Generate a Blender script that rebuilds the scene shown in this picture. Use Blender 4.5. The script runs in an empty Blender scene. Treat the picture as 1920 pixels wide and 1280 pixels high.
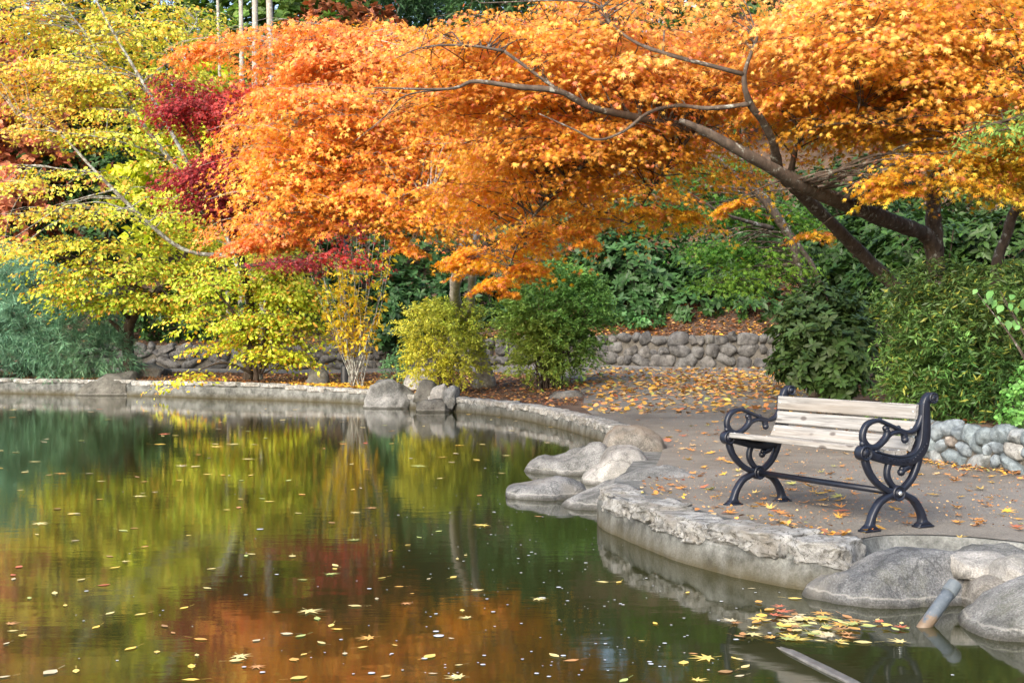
import bpy, math, random
import numpy as np
from mathutils import Vector, Matrix
from mathutils.geometry import delaunay_2d_cdt

rng = np.random.default_rng(7)
random.seed(7)
F = 2394.0          # focal length in photograph pixels (1920 wide)
CAM = 1.42          # lens height above the water
SC = bpy.context.scene
COL = SC.collection

def P(px, py, Y):
    return np.array([(px - 960) / F * Y, Y, CAM - (py - 640) / F * Y])

def lin(c):
    c = np.asarray(c, float) / 255.0
    return np.where(c <= 0.04045, c / 12.92, ((c + 0.055) / 1.055) ** 2.4)

# ------------------------------------------------------------------ noise
def _hash(i, j, k, s):
    n = (i * 374761393 + j * 668265263 + k * 2147483647 + s * 974634541) & 0xffffffff
    n = ((n ^ (n >> 13)) * 1274126177) & 0xffffffff
    n = (n ^ (n >> 16)) & 0xffffffff
    return n / 4294967295.0 * 2 - 1

def vnoise(p, s=0):
    p = np.asarray(p, float)
    i = np.floor(p).astype(np.int64)
    f = p - i
    f = f * f * (3 - 2 * f)
    r = 0
    for dx in (0, 1):
        for dy in (0, 1):
            for dz in (0, 1):
                w = (f[:, 0] if dx else 1 - f[:, 0]) * (f[:, 1] if dy else 1 - f[:, 1]) * (f[:, 2] if dz else 1 - f[:, 2])
                r = r + w * _hash(i[:, 0] + dx, i[:, 1] + dy, i[:, 2] + dz, s)
    return r

def fbm(p, s=0, o=4, g=0.5):
    p = np.asarray(p, float)
    r, a = 0, 1.0
    for k in range(o):
        r = r + a * vnoise(p * 2.03 ** k + 17.3 * k, s + k)
        a *= g
    return r

# ------------------------------------------------------------------ object helpers
def mesh_np(name, V, T, C=None, smooth=False):
    """triangle mesh from arrays; C = per-vertex linear colour"""
    V = np.asarray(V, np.float32); T = np.asarray(T, np.int32)
    me = bpy.data.meshes.new(name)
    me.vertices.add(len(V)); me.vertices.foreach_set('co', V.ravel())
    k = T.shape[1]
    me.loops.add(T.size); me.loops.foreach_set('vertex_index', T.ravel())
    me.polygons.add(len(T))
    me.polygons.foreach_set('loop_start', np.arange(0, T.size, k, dtype=np.int32))
    me.polygons.foreach_set('loop_total', np.full(len(T), k, dtype=np.int32))
    if smooth:
        me.polygons.foreach_set('use_smooth', np.ones(len(T), dtype=bool))
    if C is not None:
        at = me.color_attributes.new('Col', 'FLOAT_COLOR', 'POINT')
        c4 = np.ones((len(V), 4), np.float32); c4[:, :3] = C
        at.data.foreach_set('color', c4.ravel())
    me.update(calc_edges=True)
    return me

class MB:
    """collects geometry of ONE mesh"""
    def __init__(self): self.v = []; self.f = []
    def add(self, V, Fs):
        o = len(self.v)
        self.v.extend([tuple(map(float, p)) for p in V])
        self.f.extend([tuple(int(i) + o for i in f) for f in Fs])
        return self
    def mesh(self, name, smooth=True, origin=(0, 0, 0)):
        me = bpy.data.meshes.new(name)
        o = np.asarray(origin)
        me.from_pydata([tuple(np.asarray(p) - o) for p in self.v], [], self.f)
        if smooth:
            me.polygons.foreach_set('use_smooth', [True] * len(me.polygons))
        me.update()
        return me

def link(name, me, mat=None, parent=None):
    o = bpy.data.objects.new(name, me)
    COL.objects.link(o)
    if mat is not None and me is not None and not me.materials:
        me.materials.append(mat)
    if parent is not None: o.parent = parent
    return o

def tag(o, label=None, cat=None, group=None, kind=None):
    if label: o['label'] = label
    if cat: o['category'] = cat
    if group: o['group'] = group
    if kind: o['kind'] = kind
    return o

def empty(name, loc, label, cat, group=None, rz=0.0):
    e = bpy.data.objects.new(name, None)
    e.empty_display_size = 0.2
    e.location = loc; e.rotation_euler = (0, 0, rz)
    COL.objects.link(e)
    return tag(e, label, cat, group)

def catmull(pts, n=6, closed=False):
    pts = [np.asarray(p, float) for p in pts]
    if len(pts) < 3 and not closed:
        return np.array([pts[0] + (pts[1] - pts[0]) * t for t in np.linspace(0, 1, n + 1)])
    out = []
    m = len(pts)
    rngi = range(m if closed else m - 1)
    for i in rngi:
        if closed:
            p0, p1, p2, p3 = pts[(i - 1) % m], pts[i], pts[(i + 1) % m], pts[(i + 2) % m]
        else:
            p1, p2 = pts[i], pts[i + 1]
            p0 = pts[i - 1] if i > 0 else 2 * p1 - p2
            p3 = pts[i + 2] if i + 2 < m else 2 * p2 - p1
        for k in range(n):
            t = k / n
            out.append(0.5 * (2 * p1 + (p2 - p0) * t + (2 * p0 - 5 * p1 + 4 * p2 - p3) * t * t + (3 * p1 - p0 - 3 * p2 + p3) * t ** 3))
    if not closed: out.append(pts[-1])
    return np.array(out)

def tube(mb, pts, rad, sides=8, cap=True, wob=0.0):
    pts = np.asarray(pts, float); n = len(pts)
    rad = np.broadcast_to(np.asarray(rad, float), (n,))
    t = np.gradient(pts, axis=0); t /= np.linalg.norm(t, axis=1)[:, None] + 1e-9
    a = np.array([0, 0, 1.0]) if abs(t[0][2]) < 0.9 else np.array([1.0, 0, 0])
    u = np.cross(t[0], a); u /= np.linalg.norm(u)
    V = []
    ang = np.arange(sides) / sides * 2 * math.pi
    for i in range(n):
        u = u - t[i] * np.dot(u, t[i]); u /= np.linalg.norm(u) + 1e-9
        w = np.cross(t[i], u)
        r = rad[i] * (1 + (wob * rng.normal(0, 1, sides) if wob else 0))
        V.append(pts[i] + (np.cos(ang) * r)[:, None] * u + (np.sin(ang) * r)[:, None] * w)
    V = np.concatenate(V)
    Fs = []
    for i in range(n - 1):
        for k in range(sides):
            k2 = (k + 1) % sides
            Fs.append((i * sides + k, i * sides + k2, (i + 1) * sides + k2, (i + 1) * sides + k))
    if cap:
        Fs.append(tuple(range(sides))[::-1]); Fs.append(tuple((n - 1) * sides + k for k in range(sides)))
    mb.add(V, Fs)

def unit(a):
    return a / (np.linalg.norm(a, axis=-1, keepdims=True) + 1e-9)

# ------------------------------------------------------------------ materials
def new_mat(name):
    m = bpy.data.materials.new(name); m.use_nodes = True
    nt = m.node_tree
    for n in list(nt.nodes): nt.nodes.remove(n)
    out = nt.nodes.new('ShaderNodeOutputMaterial')
    return m, nt, out

class N:
    def __init__(s, nt): s.nt = nt
    def __call__(s, t, ins=None, **kw):
        n = s.nt.nodes.new('ShaderNode' + t)
        for k, v in kw.items(): setattr(n, k, v)
        for k, v in (ins or {}).items():
            i = n.inputs[k]
            if hasattr(v, 'is_output') or isinstance(v, bpy.types.NodeSocket): s.nt.links.new(v, i)
            else: i.default_value = v
        return n

def ramp(n, fac, stops):
    r = n('ValToRGB', {'Fac': fac})
    e = r.color_ramp.elements
    while len(e) < len(stops): e.new(0.5)
    for el, (p, c) in zip(e, stops):
        el.position = p; el.color = (*c, 1) if len(c) == 3 else c
    return r.outputs['Color']

def g3(v): return (v, v, v)

def mixc(n, fac, a, b, blend='MIX'):
    m = n('Mix', {'Factor': fac}, data_type='RGBA', blend_type=blend)
    for idx, v in ((6, a), (7, b)):
        if isinstance(v, bpy.types.NodeSocket): n.nt.links.new(v, m.inputs[idx])
        else: m.inputs[idx].default_value = (*v, 1)
    return m.outputs[2]

def leaf_material(name, rough=0.45, spec=0.4, trans=0.3):
    m, nt, out = new_mat(name); n = N(nt)
    at = n('Attribute', attribute_name='Col')
    b = n('BsdfPrincipled', {'Base Color': at.outputs['Color'], 'Roughness': rough, 'Specular IOR Level': spec})
    hs = n('HueSaturation', {'Color': at.outputs['Color'], 'Saturation': 1.08, 'Value': 1.0})
    t = n('BsdfTranslucent', {'Color': hs.outputs['Color']})
    mx = n('MixShader', {'Fac': trans, 1: b.outputs[0], 2: t.outputs[0]})
    nt.links.new(mx.outputs[0], out.inputs[0])
    return m

def bark_material(name, dark, light, lichen=(0.36, 0.38, 0.34), lich=0.35, scale=14):
    m, nt, out = new_mat(name); n = N(nt)
    tc = n('TexCoord')
    mp = n('Mapping', {'Vector': tc.outputs['Object'], 'Scale': (1, 1, 0.35)})
    a = n('TexNoise', {'Vector': mp.outputs[0], 'Scale': scale, 'Detail': 8, 'Roughness': 0.7})
    c = ramp(n, a.outputs['Fac'], [(0.3, dark), (0.7, light)])
    l = n('TexNoise', {'Vector': tc.outputs['Object'], 'Scale': 9, 'Detail': 5, 'Roughness': 0.75})
    lf = ramp(n, l.outputs['Fac'], [(0.62 - lich * 0.3, g3(0)), (0.75 - lich * 0.3, g3(1))])
    col = mixc(n, lf, c, lichen)
    bp = n('Bump', {'Strength': 0.7, 'Distance': 0.02, 'Height': a.outputs['Fac']})
    b = n('BsdfPrincipled', {'Base Color': col, 'Roughness': 0.85, 'Specular IOR Level': 0.2, 'Normal': bp.outputs[0]})
    nt.links.new(b.outputs[0], out.inputs[0])
    return m

def rock_material(name, dark, light, speck=0.5, tint=None, scale=1.0, water=True, bump=0.5, pits=False, cracks=True):
    m, nt, out = new_mat(name); n = N(nt)
    geo = n('NewGeometry'); pos = geo.outputs['Position']
    big = n('TexNoise', {'Vector': pos, 'Scale': 3.0 * scale, 'Detail': 6, 'Roughness': 0.65})
    c = ramp(n, big.outputs['Fac'], [(0.36, dark), (0.62, light)])
    sp = n('TexNoise', {'Vector': pos, 'Scale': 95 * scale, 'Detail': 3, 'Roughness': 0.8})
    sc = ramp(n, sp.outputs['Fac'], [(0.36, g3(0.25)), (0.5, g3(0.5)), (0.64, g3(0.85))])
    c = mixc(n, speck, c, sc, 'OVERLAY')
    pt = n('TexNoise', {'Vector': pos, 'Scale': 5.5 * scale, 'Detail': 8, 'Roughness': 0.78})
    c = mixc(n, ramp(n, pt.outputs['Fac'], [(0.52, g3(0)), (0.66, g3(0.75))]), c, tuple(np.array(dark) * .55))
    li = n('TexNoise', {'Vector': pos, 'Scale': 13 * scale, 'Detail': 6, 'Roughness': 0.7})
    c = mixc(n, ramp(n, li.outputs['Fac'], [(0.60, g3(0)), (0.68, g3(0.6))]), c, tuple(np.minimum(np.array(light) * 1.35, .7)))
    if tint:
        w = n('TexNoise', {'Vector': pos, 'Scale': 1.7 * scale, 'Detail': 3})
        wf = ramp(n, w.outputs['Fac'], [(0.48, g3(0)), (0.65, g3(0.8))])
        c = mixc(n, wf, c, tint)
    if water:   # tide line: wet dark band with a pale mineral edge
        sx = n('SeparateXYZ', {'Vector': pos})
        wob = n('TexNoise', {'Vector': pos, 'Scale': 9, 'Detail': 3})
        zz = n('Math', {0: wob.outputs['Fac'], 1: 0.05}, operation='MULTIPLY')
        z2 = n('Math', {0: sx.outputs['Z'], 1: zz.outputs[0]}, operation='SUBTRACT')
        wet = n('MapRange', {'Value': z2.outputs[0], 'From Min': -0.015, 'From Max': 0.025, 'To Min': 0.75, 'To Max': 0.0})
        c = mixc(n, wet.outputs[0], c, (0.03, 0.028, 0.02))
    if cracks:
        dn = n('TexNoise', {'Vector': pos, 'Scale': 4.0, 'Detail': 4})
        dv_ = n('VectorMath', {0: dn.outputs['Color'], 1: (0.35, 0.35, 0.35)}, operation='MULTIPLY')
        dp_ = n('VectorMath', {0: pos, 1: dv_.outputs[0]}, operation='ADD')
        ve = n('TexVoronoi', {'Vector': dp_.outputs[0], 'Scale': 1.9}, feature='DISTANCE_TO_EDGE')
        c = mixc(n, ramp(n, ve.outputs['Distance'], [(0.0, g3(0.6)), (0.012, g3(0.0))]), c, tuple(np.array(dark) * .4))
        ms = n('TexNoise', {'Vector': pos, 'Scale': 2.3, 'Detail': 7, 'Roughness': 0.75})
        c = mixc(n, ramp(n, ms.outputs['Fac'], [(0.57, g3(0)), (0.72, g3(0.5))]), c, (0.085, 0.088, 0.05))
    if pits:
        pn = n('TexNoise', {'Vector': pos, 'Scale': 11 * scale, 'Detail': 5, 'Roughness': 0.7, 'Distortion': 0.6})
        c = mixc(n, ramp(n, pn.outputs['Fac'], [(0.56, g3(0)), (0.63, g3(0.85))]), c, (0.07, 0.06, 0.045))
    if water:
        z3 = n('Math', {0: z2.outputs[0], 1: -0.022}, operation='ADD')
        z4 = n('Math', {0: z3.outputs[0]}, operation='ABSOLUTE')
        ln_ = n('MapRange', {'Value': z4.outputs[0], 'From Min': 0.002, 'From Max': 0.007, 'To Min': 0.3, 'To Max': 0.0})
        c = mixc(n, ln_.outputs[0], c, (0.42, 0.41, 0.37))
    h = n('Math', {0: sp.outputs['Fac'], 1: big.outputs['Fac']}, operation='ADD')
    med = n('TexNoise', {'Vector': pos, 'Scale': 22 * scale, 'Detail': 6, 'Roughness': 0.7})
    h2 = n('Math', {0: h.outputs[0], 1: med.outputs['Fac']}, operation='ADD')
    bp = n('Bump', {'Strength': bump, 'Distance': 0.022, 'Height': h2.outputs[0]})
    b = n('BsdfPrincipled', {'Base Color': c, 'Roughness': 0.85, 'Specular IOR Level': 0.25, 'Normal': bp.outputs[0]})
    nt.links.new(b.outputs[0], out.inputs[0])
    return m

M = {}
M['leaf'] = leaf_material('leaf', 0.5, 0.3, 0.30)
M['leaf_maple'] = leaf_material('leaf_maple', 0.5, 0.25, 0.52)
M['leaf_soft'] = leaf_material('leaf_soft', 0.5, 0.3, 0.5)
M['leaf_gloss'] = leaf_material('leaf_gloss', 0.48, 0.28, 0.18)
M['leaf_dry'] = leaf_material('leaf_dry', 0.6, 0.25, 0.15)
M['bark_brown'] = bark_material('bark_brown', (0.028, 0.021, 0.016), (0.115, 0.088, 0.068), lich=0.2)
M['bark_grey'] = bark_material('bark_grey', (0.14, 0.125, 0.105), (0.36, 0.33, 0.29), lich=0.3, lichen=(0.45, 0.46, 0.42))
M['bark_dark'] = bark_material('bark_dark', (0.025, 0.018, 0.014), (0.10, 0.075, 0.058), lich=0.05)
M['bark_lichen'] = bark_material('bark_lichen', (0.06, 0.05, 0.04), (0.2, 0.17, 0.15), lich=0.55)
M['granite'] = rock_material('granite', (0.085, 0.087, 0.083), (0.255, 0.256, 0.248), speck=.8, bump=.9)
M['granite_warm'] = rock_material('granite_warm', (0.08, 0.074, 0.064), (0.235, 0.22, 0.195), tint=(0.19, 0.15, 0.11), speck=.8, bump=.9)
M['granite_pale'] = rock_material('granite_pale', (0.15, 0.146, 0.135), (0.32, 0.31, 0.29), speck=0.5, bump=.8)
M['granite_dark'] = rock_material('granite_dark', (0.06, 0.058, 0.05), (0.14, 0.135, 0.12), bump=.8)
M['granite_blue'] = rock_material('granite_blue', (0.06, 0.064, 0.07), (0.215, 0.217, 0.215), tint=(0.22, 0.205, 0.175), speck=.8, bump=.9)
M['coping'] = rock_material('coping', (0.21, 0.21, 0.20), (0.56, 0.56, 0.54), speck=0.7, scale=3.0, bump=1.0, tint=(0.30, 0.28, 0.245), pits=True)
wall_tints = [((0.24, 0.25, 0.24), (0.42, 0.43, 0.42)), ((0.20, 0.23, 0.25), (0.36, 0.40, 0.42)), ((0.30, 0.25, 0.21), (0.47, 0.40, 0.34)),
              ((0.33, 0.31, 0.28), (0.52, 0.50, 0.46)), ((0.16, 0.19, 0.20), (0.30, 0.34, 0.35)), ((0.33, 0.24, 0.18), (0.48, 0.39, 0.31))]
for i, (a, b) in enumerate(wall_tints):
    M['cobble%d' % i] = rock_material('cobble', tuple(np.array(a) * .36 * np.array([.95, 1, 1.04])), tuple(np.array(b) * .6 * np.array([.95, 1, 1.04])), speck=0.5, scale=2.5, water=False, bump=0.35, cracks=False)
for i, (a, b) in enumerate([((0.17, 0.16, 0.15), (0.33, 0.32, 0.30)), ((0.14, 0.135, 0.13), (0.27, 0.26, 0.25)), ((0.2, 0.185, 0.17), (0.38, 0.36, 0.33))]):
    M['fieldstone%d' % i] = rock_material('fieldstone', tuple(np.array(a) * .24), tuple(np.array(b) * .43), speck=0.3, scale=1.4, water=False, bump=0.5)

def concrete_material():
    m, nt, out = new_mat('concrete'); n = N(nt)
    geo = n('NewGeometry'); pos = geo.outputs['Position']
    a = n('TexNoise', {'Vector': pos, 'Scale': 5, 'Detail': 8, 'Roughness': 0.7})
    c = ramp(n, a.outputs['Fac'], [(0.36, (0.042, 0.044, 0.041)), (0.64, (0.165, 0.17, 0.162))])
    f = n('TexNoise', {'Vector': pos, 'Scale': 70, 'Detail': 4, 'Roughness': 0.75})
    c = mixc(n, 0.45, c, ramp(n, f.outputs['Fac'], [(0.35, g3(0.25)), (0.65, g3(0.8))]), 'OVERLAY')
    sx = n('SeparateXYZ', {'Vector': pos})
    mp = n('Mapping', {'Vector': pos, 'Scale': (9, 9, 1.5)})
    st = n('TexNoise', {'Vector': mp.outputs[0], 'Scale': 1.0, 'Detail': 5, 'Roughness': 0.7})
    z2 = n('Math', {0: st.outputs['Fac'], 1: 0.10, 2: sx.outputs['Z']}, operation='MULTIPLY_ADD')
    wet = n('MapRange', {'Value': z2.outputs[0], 'From Min': 0.05, 'From Max': 0.20, 'To Min': 0.9, 'To Max': 0.0})
    c = mixc(n, wet.outputs[0], c, (0.045, 0.037, 0.016))
    h = n('Math', {0: a.outputs['Fac'], 1: f.outputs['Fac']}, operation='ADD')
    bp = n('Bump', {'Strength': 0.6, 'Distance': 0.01, 'Height': h.outputs[0]})
    b = n('BsdfPrincipled', {'Base Color': c, 'Roughness': 0.85, 'Specular IOR Level': 0.25, 'Normal': bp.outputs[0]})
    nt.links.new(b.outputs[0], out.inputs[0])
    return m
M['concrete'] = concrete_material()

def ground_material(name, cols, scale, scale2, bump, rough=0.9):
    m, nt, out = new_mat(name); n = N(nt)
    geo = n('NewGeometry'); pos = geo.outputs['Position']
    a = n('TexNoise', {'Vector': pos, 'Scale': scale, 'Detail': 7, 'Roughness': 0.65})
    c = ramp(n, a.outputs['Fac'], cols)
    f = n('TexNoise', {'Vector': pos, 'Scale': scale2, 'Detail': 3, 'Roughness': 0.8})
    c = mixc(n, 0.6, c, ramp(n, f.outputs['Fac'], [(0.33, g3(0.22)), (0.5, g3(0.5)), (0.68, g3(0.85))]), 'OVERLAY')
    vo = n('TexVoronoi', {'Vector': pos, 'Scale': scale2 * 0.8})
    h = n('Math', {0: f.outputs['Fac'], 1: vo.outputs['Distance']}, operation='ADD')
    bp = n('Bump', {'Strength': bump, 'Distance': 0.01, 'Height': h.outputs[0]})
    b = n('BsdfPrincipled', {'Base Color': c, 'Roughness': rough, 'Specular IOR Level': 0.3, 'Normal': bp.outputs[0]})
    nt.links.new(b.outputs[0], out.inputs[0])
    return m
M['asphalt'] = ground_material('asphalt', [(0.28, (0.10, 0.085, 0.068)), (0.5, (0.162, 0.148, 0.127)), (0.72, (0.208, 0.196, 0.176))], 0.8, 95, 0.8)
M['soil'] = ground_material('soil', [(0.3, (0.03, 0.02, 0.014)), (0.5, (0.075, 0.047, 0.031)), (0.72, (0.13, 0.085, 0.057))], 2.5, 45, 0.9)
M['mortar'] = ground_material('mortar', [(0.3, (0.05, 0.045, 0.037)), (0.7, (0.13, 0.118, 0.10))], 6, 60, 0.8)

def water_material():
    m, nt, out = new_mat('water'); n = N(nt)
    geo = n('NewGeometry'); pos = geo.outputs['Position']
    mp = n('Mapping', {'Vector': pos, 'Scale': (1.1, 2.4, 1)})
    a = n('TexNoise', {'Vector': mp.outputs[0], 'Scale': 2.2, 'Detail': 3, 'Roughness': 0.55})
    bp = n('Bump', {'Strength': 0.018, 'Distance': 0.05, 'Height': a.outputs['Fac']})
    b = n('BsdfPrincipled', {'Base Color': (0.019, 0.021, 0.006, 1), 'Roughness': 0.055, 'IOR': 1.65, 'Normal': bp.outputs[0]})
    nt.links.new(b.outputs[0], out.inputs[0])
    return m
M['water'] = water_material()

def plain(name, col, rough=0.6, metal=0.0, spec=0.5, var=0.25, scale=20, bump=0.0, coat=0.0):
    m, nt, out = new_mat(name); n = N(nt)
    tc = n('TexCoord')
    a = n('TexNoise', {'Vector': tc.outputs['Object'], 'Scale': scale, 'Detail': 5, 'Roughness': 0.65})
    c = ramp(n, a.outputs['Fac'], [(0.25, tuple(np.array(col) * (1 - var))), (0.75, tuple(np.minimum(1, np.array(col) * (1 + var))))])
    ins = {'Base Color': c, 'Roughness': rough, 'Metallic': metal, 'Specular IOR Level': spec, 'Coat Weight': coat, 'Coat Roughness': 0.25}
    if bump:
        ins['Normal'] = n('Bump', {'Strength': bump, 'Distance': 0.004, 'Height': a.outputs['Fac']}).outputs[0]
    b = n('BsdfPrincipled', ins)
    nt.links.new(b.outputs[0], out.inputs[0])
    return m
M['iron'] = plain('cast_iron', (0.0062, 0.0085, 0.0165), 0.4, 0, 0.42, 0.4, 30, 0.3, 0.0)
M['bolt'] = plain('bolt_steel', (0.55, 0.58, 0.57), 0.35, 0.8)
M['post'] = plain('post_paint', (0.012, 0.014, 0.018), 0.5)
M['rust_post'] = plain('rust_post', (0.09, 0.035, 0.025), 0.7)
M['petal'] = plain('petal', (0.42, 0.44, 0.47), 0.5, var=0.08)

def wood_material():
    m, nt, out = new_mat('weathered_wood'); n = N(nt)
    tc = n('TexCoord'); oi = n('ObjectInfo')
    off = n('VectorMath', {0: tc.outputs['Object'], 1: oi.outputs['Location']}, operation='ADD')
    rnd = n('CombineXYZ', {'X': oi.outputs['Random'], 'Y': 0.0, 'Z': oi.outputs['Random']})
    o2 = n('VectorMath', {0: off.outputs[0], 1: rnd.outputs[0]}, operation='ADD')
    mp = n('Mapping', {'Vector': o2.outputs[0], 'Scale': (30, 1.1, 30)})
    dist = n('TexNoise', {'Vector': mp.outputs[0], 'Scale': 0.55, 'Detail': 2})
    a = n('TexNoise', {'Vector': mp.outputs[0], 'Scale': 2.3, 'Detail': 6, 'Roughness': 0.6, 'Distortion': 0.8})
    c = ramp(n, a.outputs['Fac'], [(0.3, (0.08, 0.08, 0.08)), (0.42, (0.17, 0.167, 0.16)), (0.6, (0.265, 0.263, 0.256))])
    wf = ramp(n, dist.outputs['Fac'], [(0.4, g3(0)), (0.7, g3(0.55))])
    c = mixc(n, wf, c, (0.185, 0.155, 0.12))
    kp = n('Mapping', {'Vector': o2.outputs[0], 'Scale': (9, 4.2, 9)})
    vo = n('TexVoronoi', {'Vector': kp.outputs[0], 'Scale': 1.0})
    kf = ramp(n, vo.outputs['Distance'], [(0.0, g3(1)), (0.14, g3(0.85)), (0.2, g3(0))])
    c = mixc(n, kf, c, (0.07, 0.06, 0.055))
    bp = n('Bump', {'Strength': 0.4, 'Distance': 0.003, 'Height': a.outputs['Fac']})
    b = n('BsdfPrincipled', {'Base Color': c, 'Roughness': 0.75, 'Specular IOR Level': 0.3, 'Normal': bp.outputs[0]})
    nt.links.new(b.outputs[0], out.inputs[0])
    return m
M['wood'] = wood_material()

def pipe_material():
    m, nt, out = new_mat('plastic_pipe'); n = N(nt)
    geo = n('NewGeometry'); pos = geo.outputs['Position']
    sx = n('SeparateXYZ', {'Vector': pos})
    a = n('TexNoise', {'Vector': pos, 'Scale': 28, 'Detail': 5, 'Roughness': 0.7})
    c = ramp(n, a.outputs['Fac'], [(0.3, (0.045, 0.058, 0.07)), (0.62, (0.085, 0.10, 0.115)), (0.74, (0.42, 0.43, 0.42))])
    z2 = n('Math', {0: a.outputs['Fac'], 1: -0.16, 2: sx.outputs['Z']}, operation='MULTIPLY_ADD')
    wet = n('MapRange', {'Value': z2.outputs[0], 'From Min': -0.05, 'From Max': -0.03, 'To Min': 0.85, 'To Max': 0.0})
    c = mixc(n, wet.outputs[0], c, (0.13, 0.085, 0.045))
    b = n('BsdfPrincipled', {'Base Color': c, 'Roughness': 0.5})
    nt.links.new(b.outputs[0], out.inputs[0])
    return m
M['pipe'] = pipe_material()

# ------------------------------------------------------------------ plan: shoreline, wall line, terrain
SHORE = [(-26, 37.2, .40), (-17.7, 36.5, .40), (-14, 35, .40), (-11.5, 34, .40), (-9.74, 33.3, .40), (-7.44, 31.8, .41), (-5.37, 30.6, .37),
         (-3.4, 29.05, .32), (-2.0, 26.9, .29), (-1.08, 25.75, .28), (-.1, 23.9, .27), (.71, 21.2, .26), (1.12, 19.1, .26), (1.36, 17.4, .26),
         (1.42, 15, .26), (1.2, 13, .265), (.85, 11, .27), (.68, 9.9, .275), (.87, 8.94, .275), (1.13, 8.13, .275), (1.39, 7.64, .275),
         (1.66, 7.34, .272), (1.86, 7.24, .27), (2.02, 7.4, .27), (2.3, 7.62, .27), (2.7, 7.55, .27), (3.1, 7.1, .27), (3.5, 6.2, .27),
         (3.8, 5, .27), (4, 3, .27), (3.2, 1.2, .27)]
sh = catmull(SHORE, 8)
SHP, SHZ = sh[:, :2], sh[:, 2]
_t = np.gradient(SHP, axis=0); _t = unit(_t)
SHN = np.stack([-_t[:, 1], _t[:, 0]], 1)              # outward, away from the water
# smooth normals so offsets do not cross
for _ in range(4):
    SHN[1:-1] = unit(SHN[:-2] + SHN[1:-1] * 2 + SHN[2:])
POND = np.concatenate([SHP, [(-2, .9), (-14, .9), (-26, .9)]])

WL = [(-40, 45.5, .85, .45), (-26, 44.0, .85, .5), (-13, 42.5, .80, .5), (-4.3, 40, .75, .5), (-.5, 37, .8, .5), (4, 34, .85, .5), (6.9, 33, .85, .5), (7.2, 30, .3, .4),
      (6.1, 24, .1, .35), (5.6, 20, .1, .35), (4.75, 15.5, .2, .3), (4.05, 12.9, .37, .3), (4.13, 11.9, .37, .3), (4.47, 10.9, .37, .3), (5.1, 9.5, .37, .3), (6.5, 7, .3, .3), (8, 4, .2, .3), (9, -6, .2, .3)]
wl = catmull(WL, 6)
WLP = wl[:, :2]
_t = unit(np.gradient(WLP, axis=0)); WLN = np.stack([-_t[:, 1], _t[:, 0]], 1)
for _ in range(3): WLN[1:-1] = unit(WLN[:-2] + WLN[1:-1] * 2 + WLN[2:])

def inside(poly, q):
    q = np.atleast_2d(q); x, y = q[:, 0], q[:, 1]
    r = np.zeros(len(q), bool)
    j = len(poly) - 1
    for i in range(len(poly)):
        xi, yi = poly[i]; xj, yj = poly[j]
        c = ((yi > y) != (yj > y)) & (x < (xj - xi) * (y - yi) / (yj - yi + 1e-12) + xi)
        r ^= c; j = i
    return r

def nearest(poly, q):
    """distance, index and parameter of nearest segment of an open polyline"""
    q = np.atleast_2d(q)
    bd = np.full(len(q), 1e9); bi = np.zeros(len(q), int); bt = np.zeros(len(q))
    for i in range(len(poly) - 1):
        a, d = poly[i], poly[i + 1] - poly[i]
        t = np.clip(((q - a) @ d) / (d @ d + 1e-12), 0, 1)
        dd = np.linalg.norm(q - a - t[:, None] * d, axis=1)
        m = dd < bd
        bd[m] = dd[m]; bi[m] = i; bt[m] = t[m]
    return bd, bi, bt

WLREG = np.concatenate([WLP, [(60, -6), (60, 140), (-60, 140), (-60, 45.5)]])   # region beyond the wall line

def sstep(x): x = np.clip(x, 0, 1); return x * x * (3 - 2 * x)

def terrain(q, fine=True):
    q = np.atleast_2d(np.asarray(q, float)); x, y = q[:, 0], q[:, 1]
    ds, i, t = nearest(SHP, q)
    zs = SHZ[i] * (1 - t) + SHZ[np.minimum(i + 1, len(SHZ) - 1)] * t
    w = np.clip((x + 10) / 12, 0.36, 1)
    zp = .275 + .03 * np.clip(y - 18, 0, 24) * w
    z = zs - .012 + (zp - zs + .012) * sstep((ds - .3) / 4)
    dw, iw, tw = nearest(WLP, q)
    beyond = inside(WLREG, q) & (dw > .16)
    iw2 = np.minimum(iw + 1, len(wl) - 1)
    wh = wl[iw, 2] * (1 - tw) + wl[iw2, 2] * tw
    sl = wl[iw, 3] * (1 - tw) + wl[iw2, 3] * tw
    d = np.clip(dw - .3, 0, None)
    rise = wh - .05 + sl * d * sstep(.35 + d / 5) + np.clip(d - 25, 0, None) * -.45
    z = np.where(beyond, z + rise, z)
    if fine:
        n = vnoise(np.stack([x * .35, y * .35, 0 * x], 1), 5) * .10 + vnoise(np.stack([x * 1.3, y * 1.3, 0 * x], 1), 9) * .03
        z = z + np.where(beyond, n * np.clip(d, 0, 1), 0)
    return z

GX, GY, GSTEP = np.arange(-27.0, 16.01, .125), np.arange(-2.0, 62.01, .125), .125
_gx, _gy = np.meshgrid(GX, GY, indexing='ij'); _gq = np.column_stack([_gx.ravel(), _gy.ravel()])
GZ = terrain(_gq).reshape(_gx.shape)
def gz(q):
    q = np.atleast_2d(q); u = np.clip((q[:, 0] - GX[0]) / GSTEP, 0, len(GX) - 1.001); v = np.clip((q[:, 1] - GY[0]) / GSTEP, 0, len(GY) - 1.001)
    i, j = u.astype(int), v.astype(int); a, b = u - i, v - j
    return GZ[i, j] * (1 - a) * (1 - b) + GZ[i + 1, j] * a * (1 - b) + GZ[i, j + 1] * (1 - a) * b + GZ[i + 1, j + 1] * a * b
def tz(x, y):
    if GX[0] < x < GX[-1] and GY[0] < y < GY[-1]: return float(gz([(x, y)])[0])
    return float(terrain([(x, y)])[0])

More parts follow.
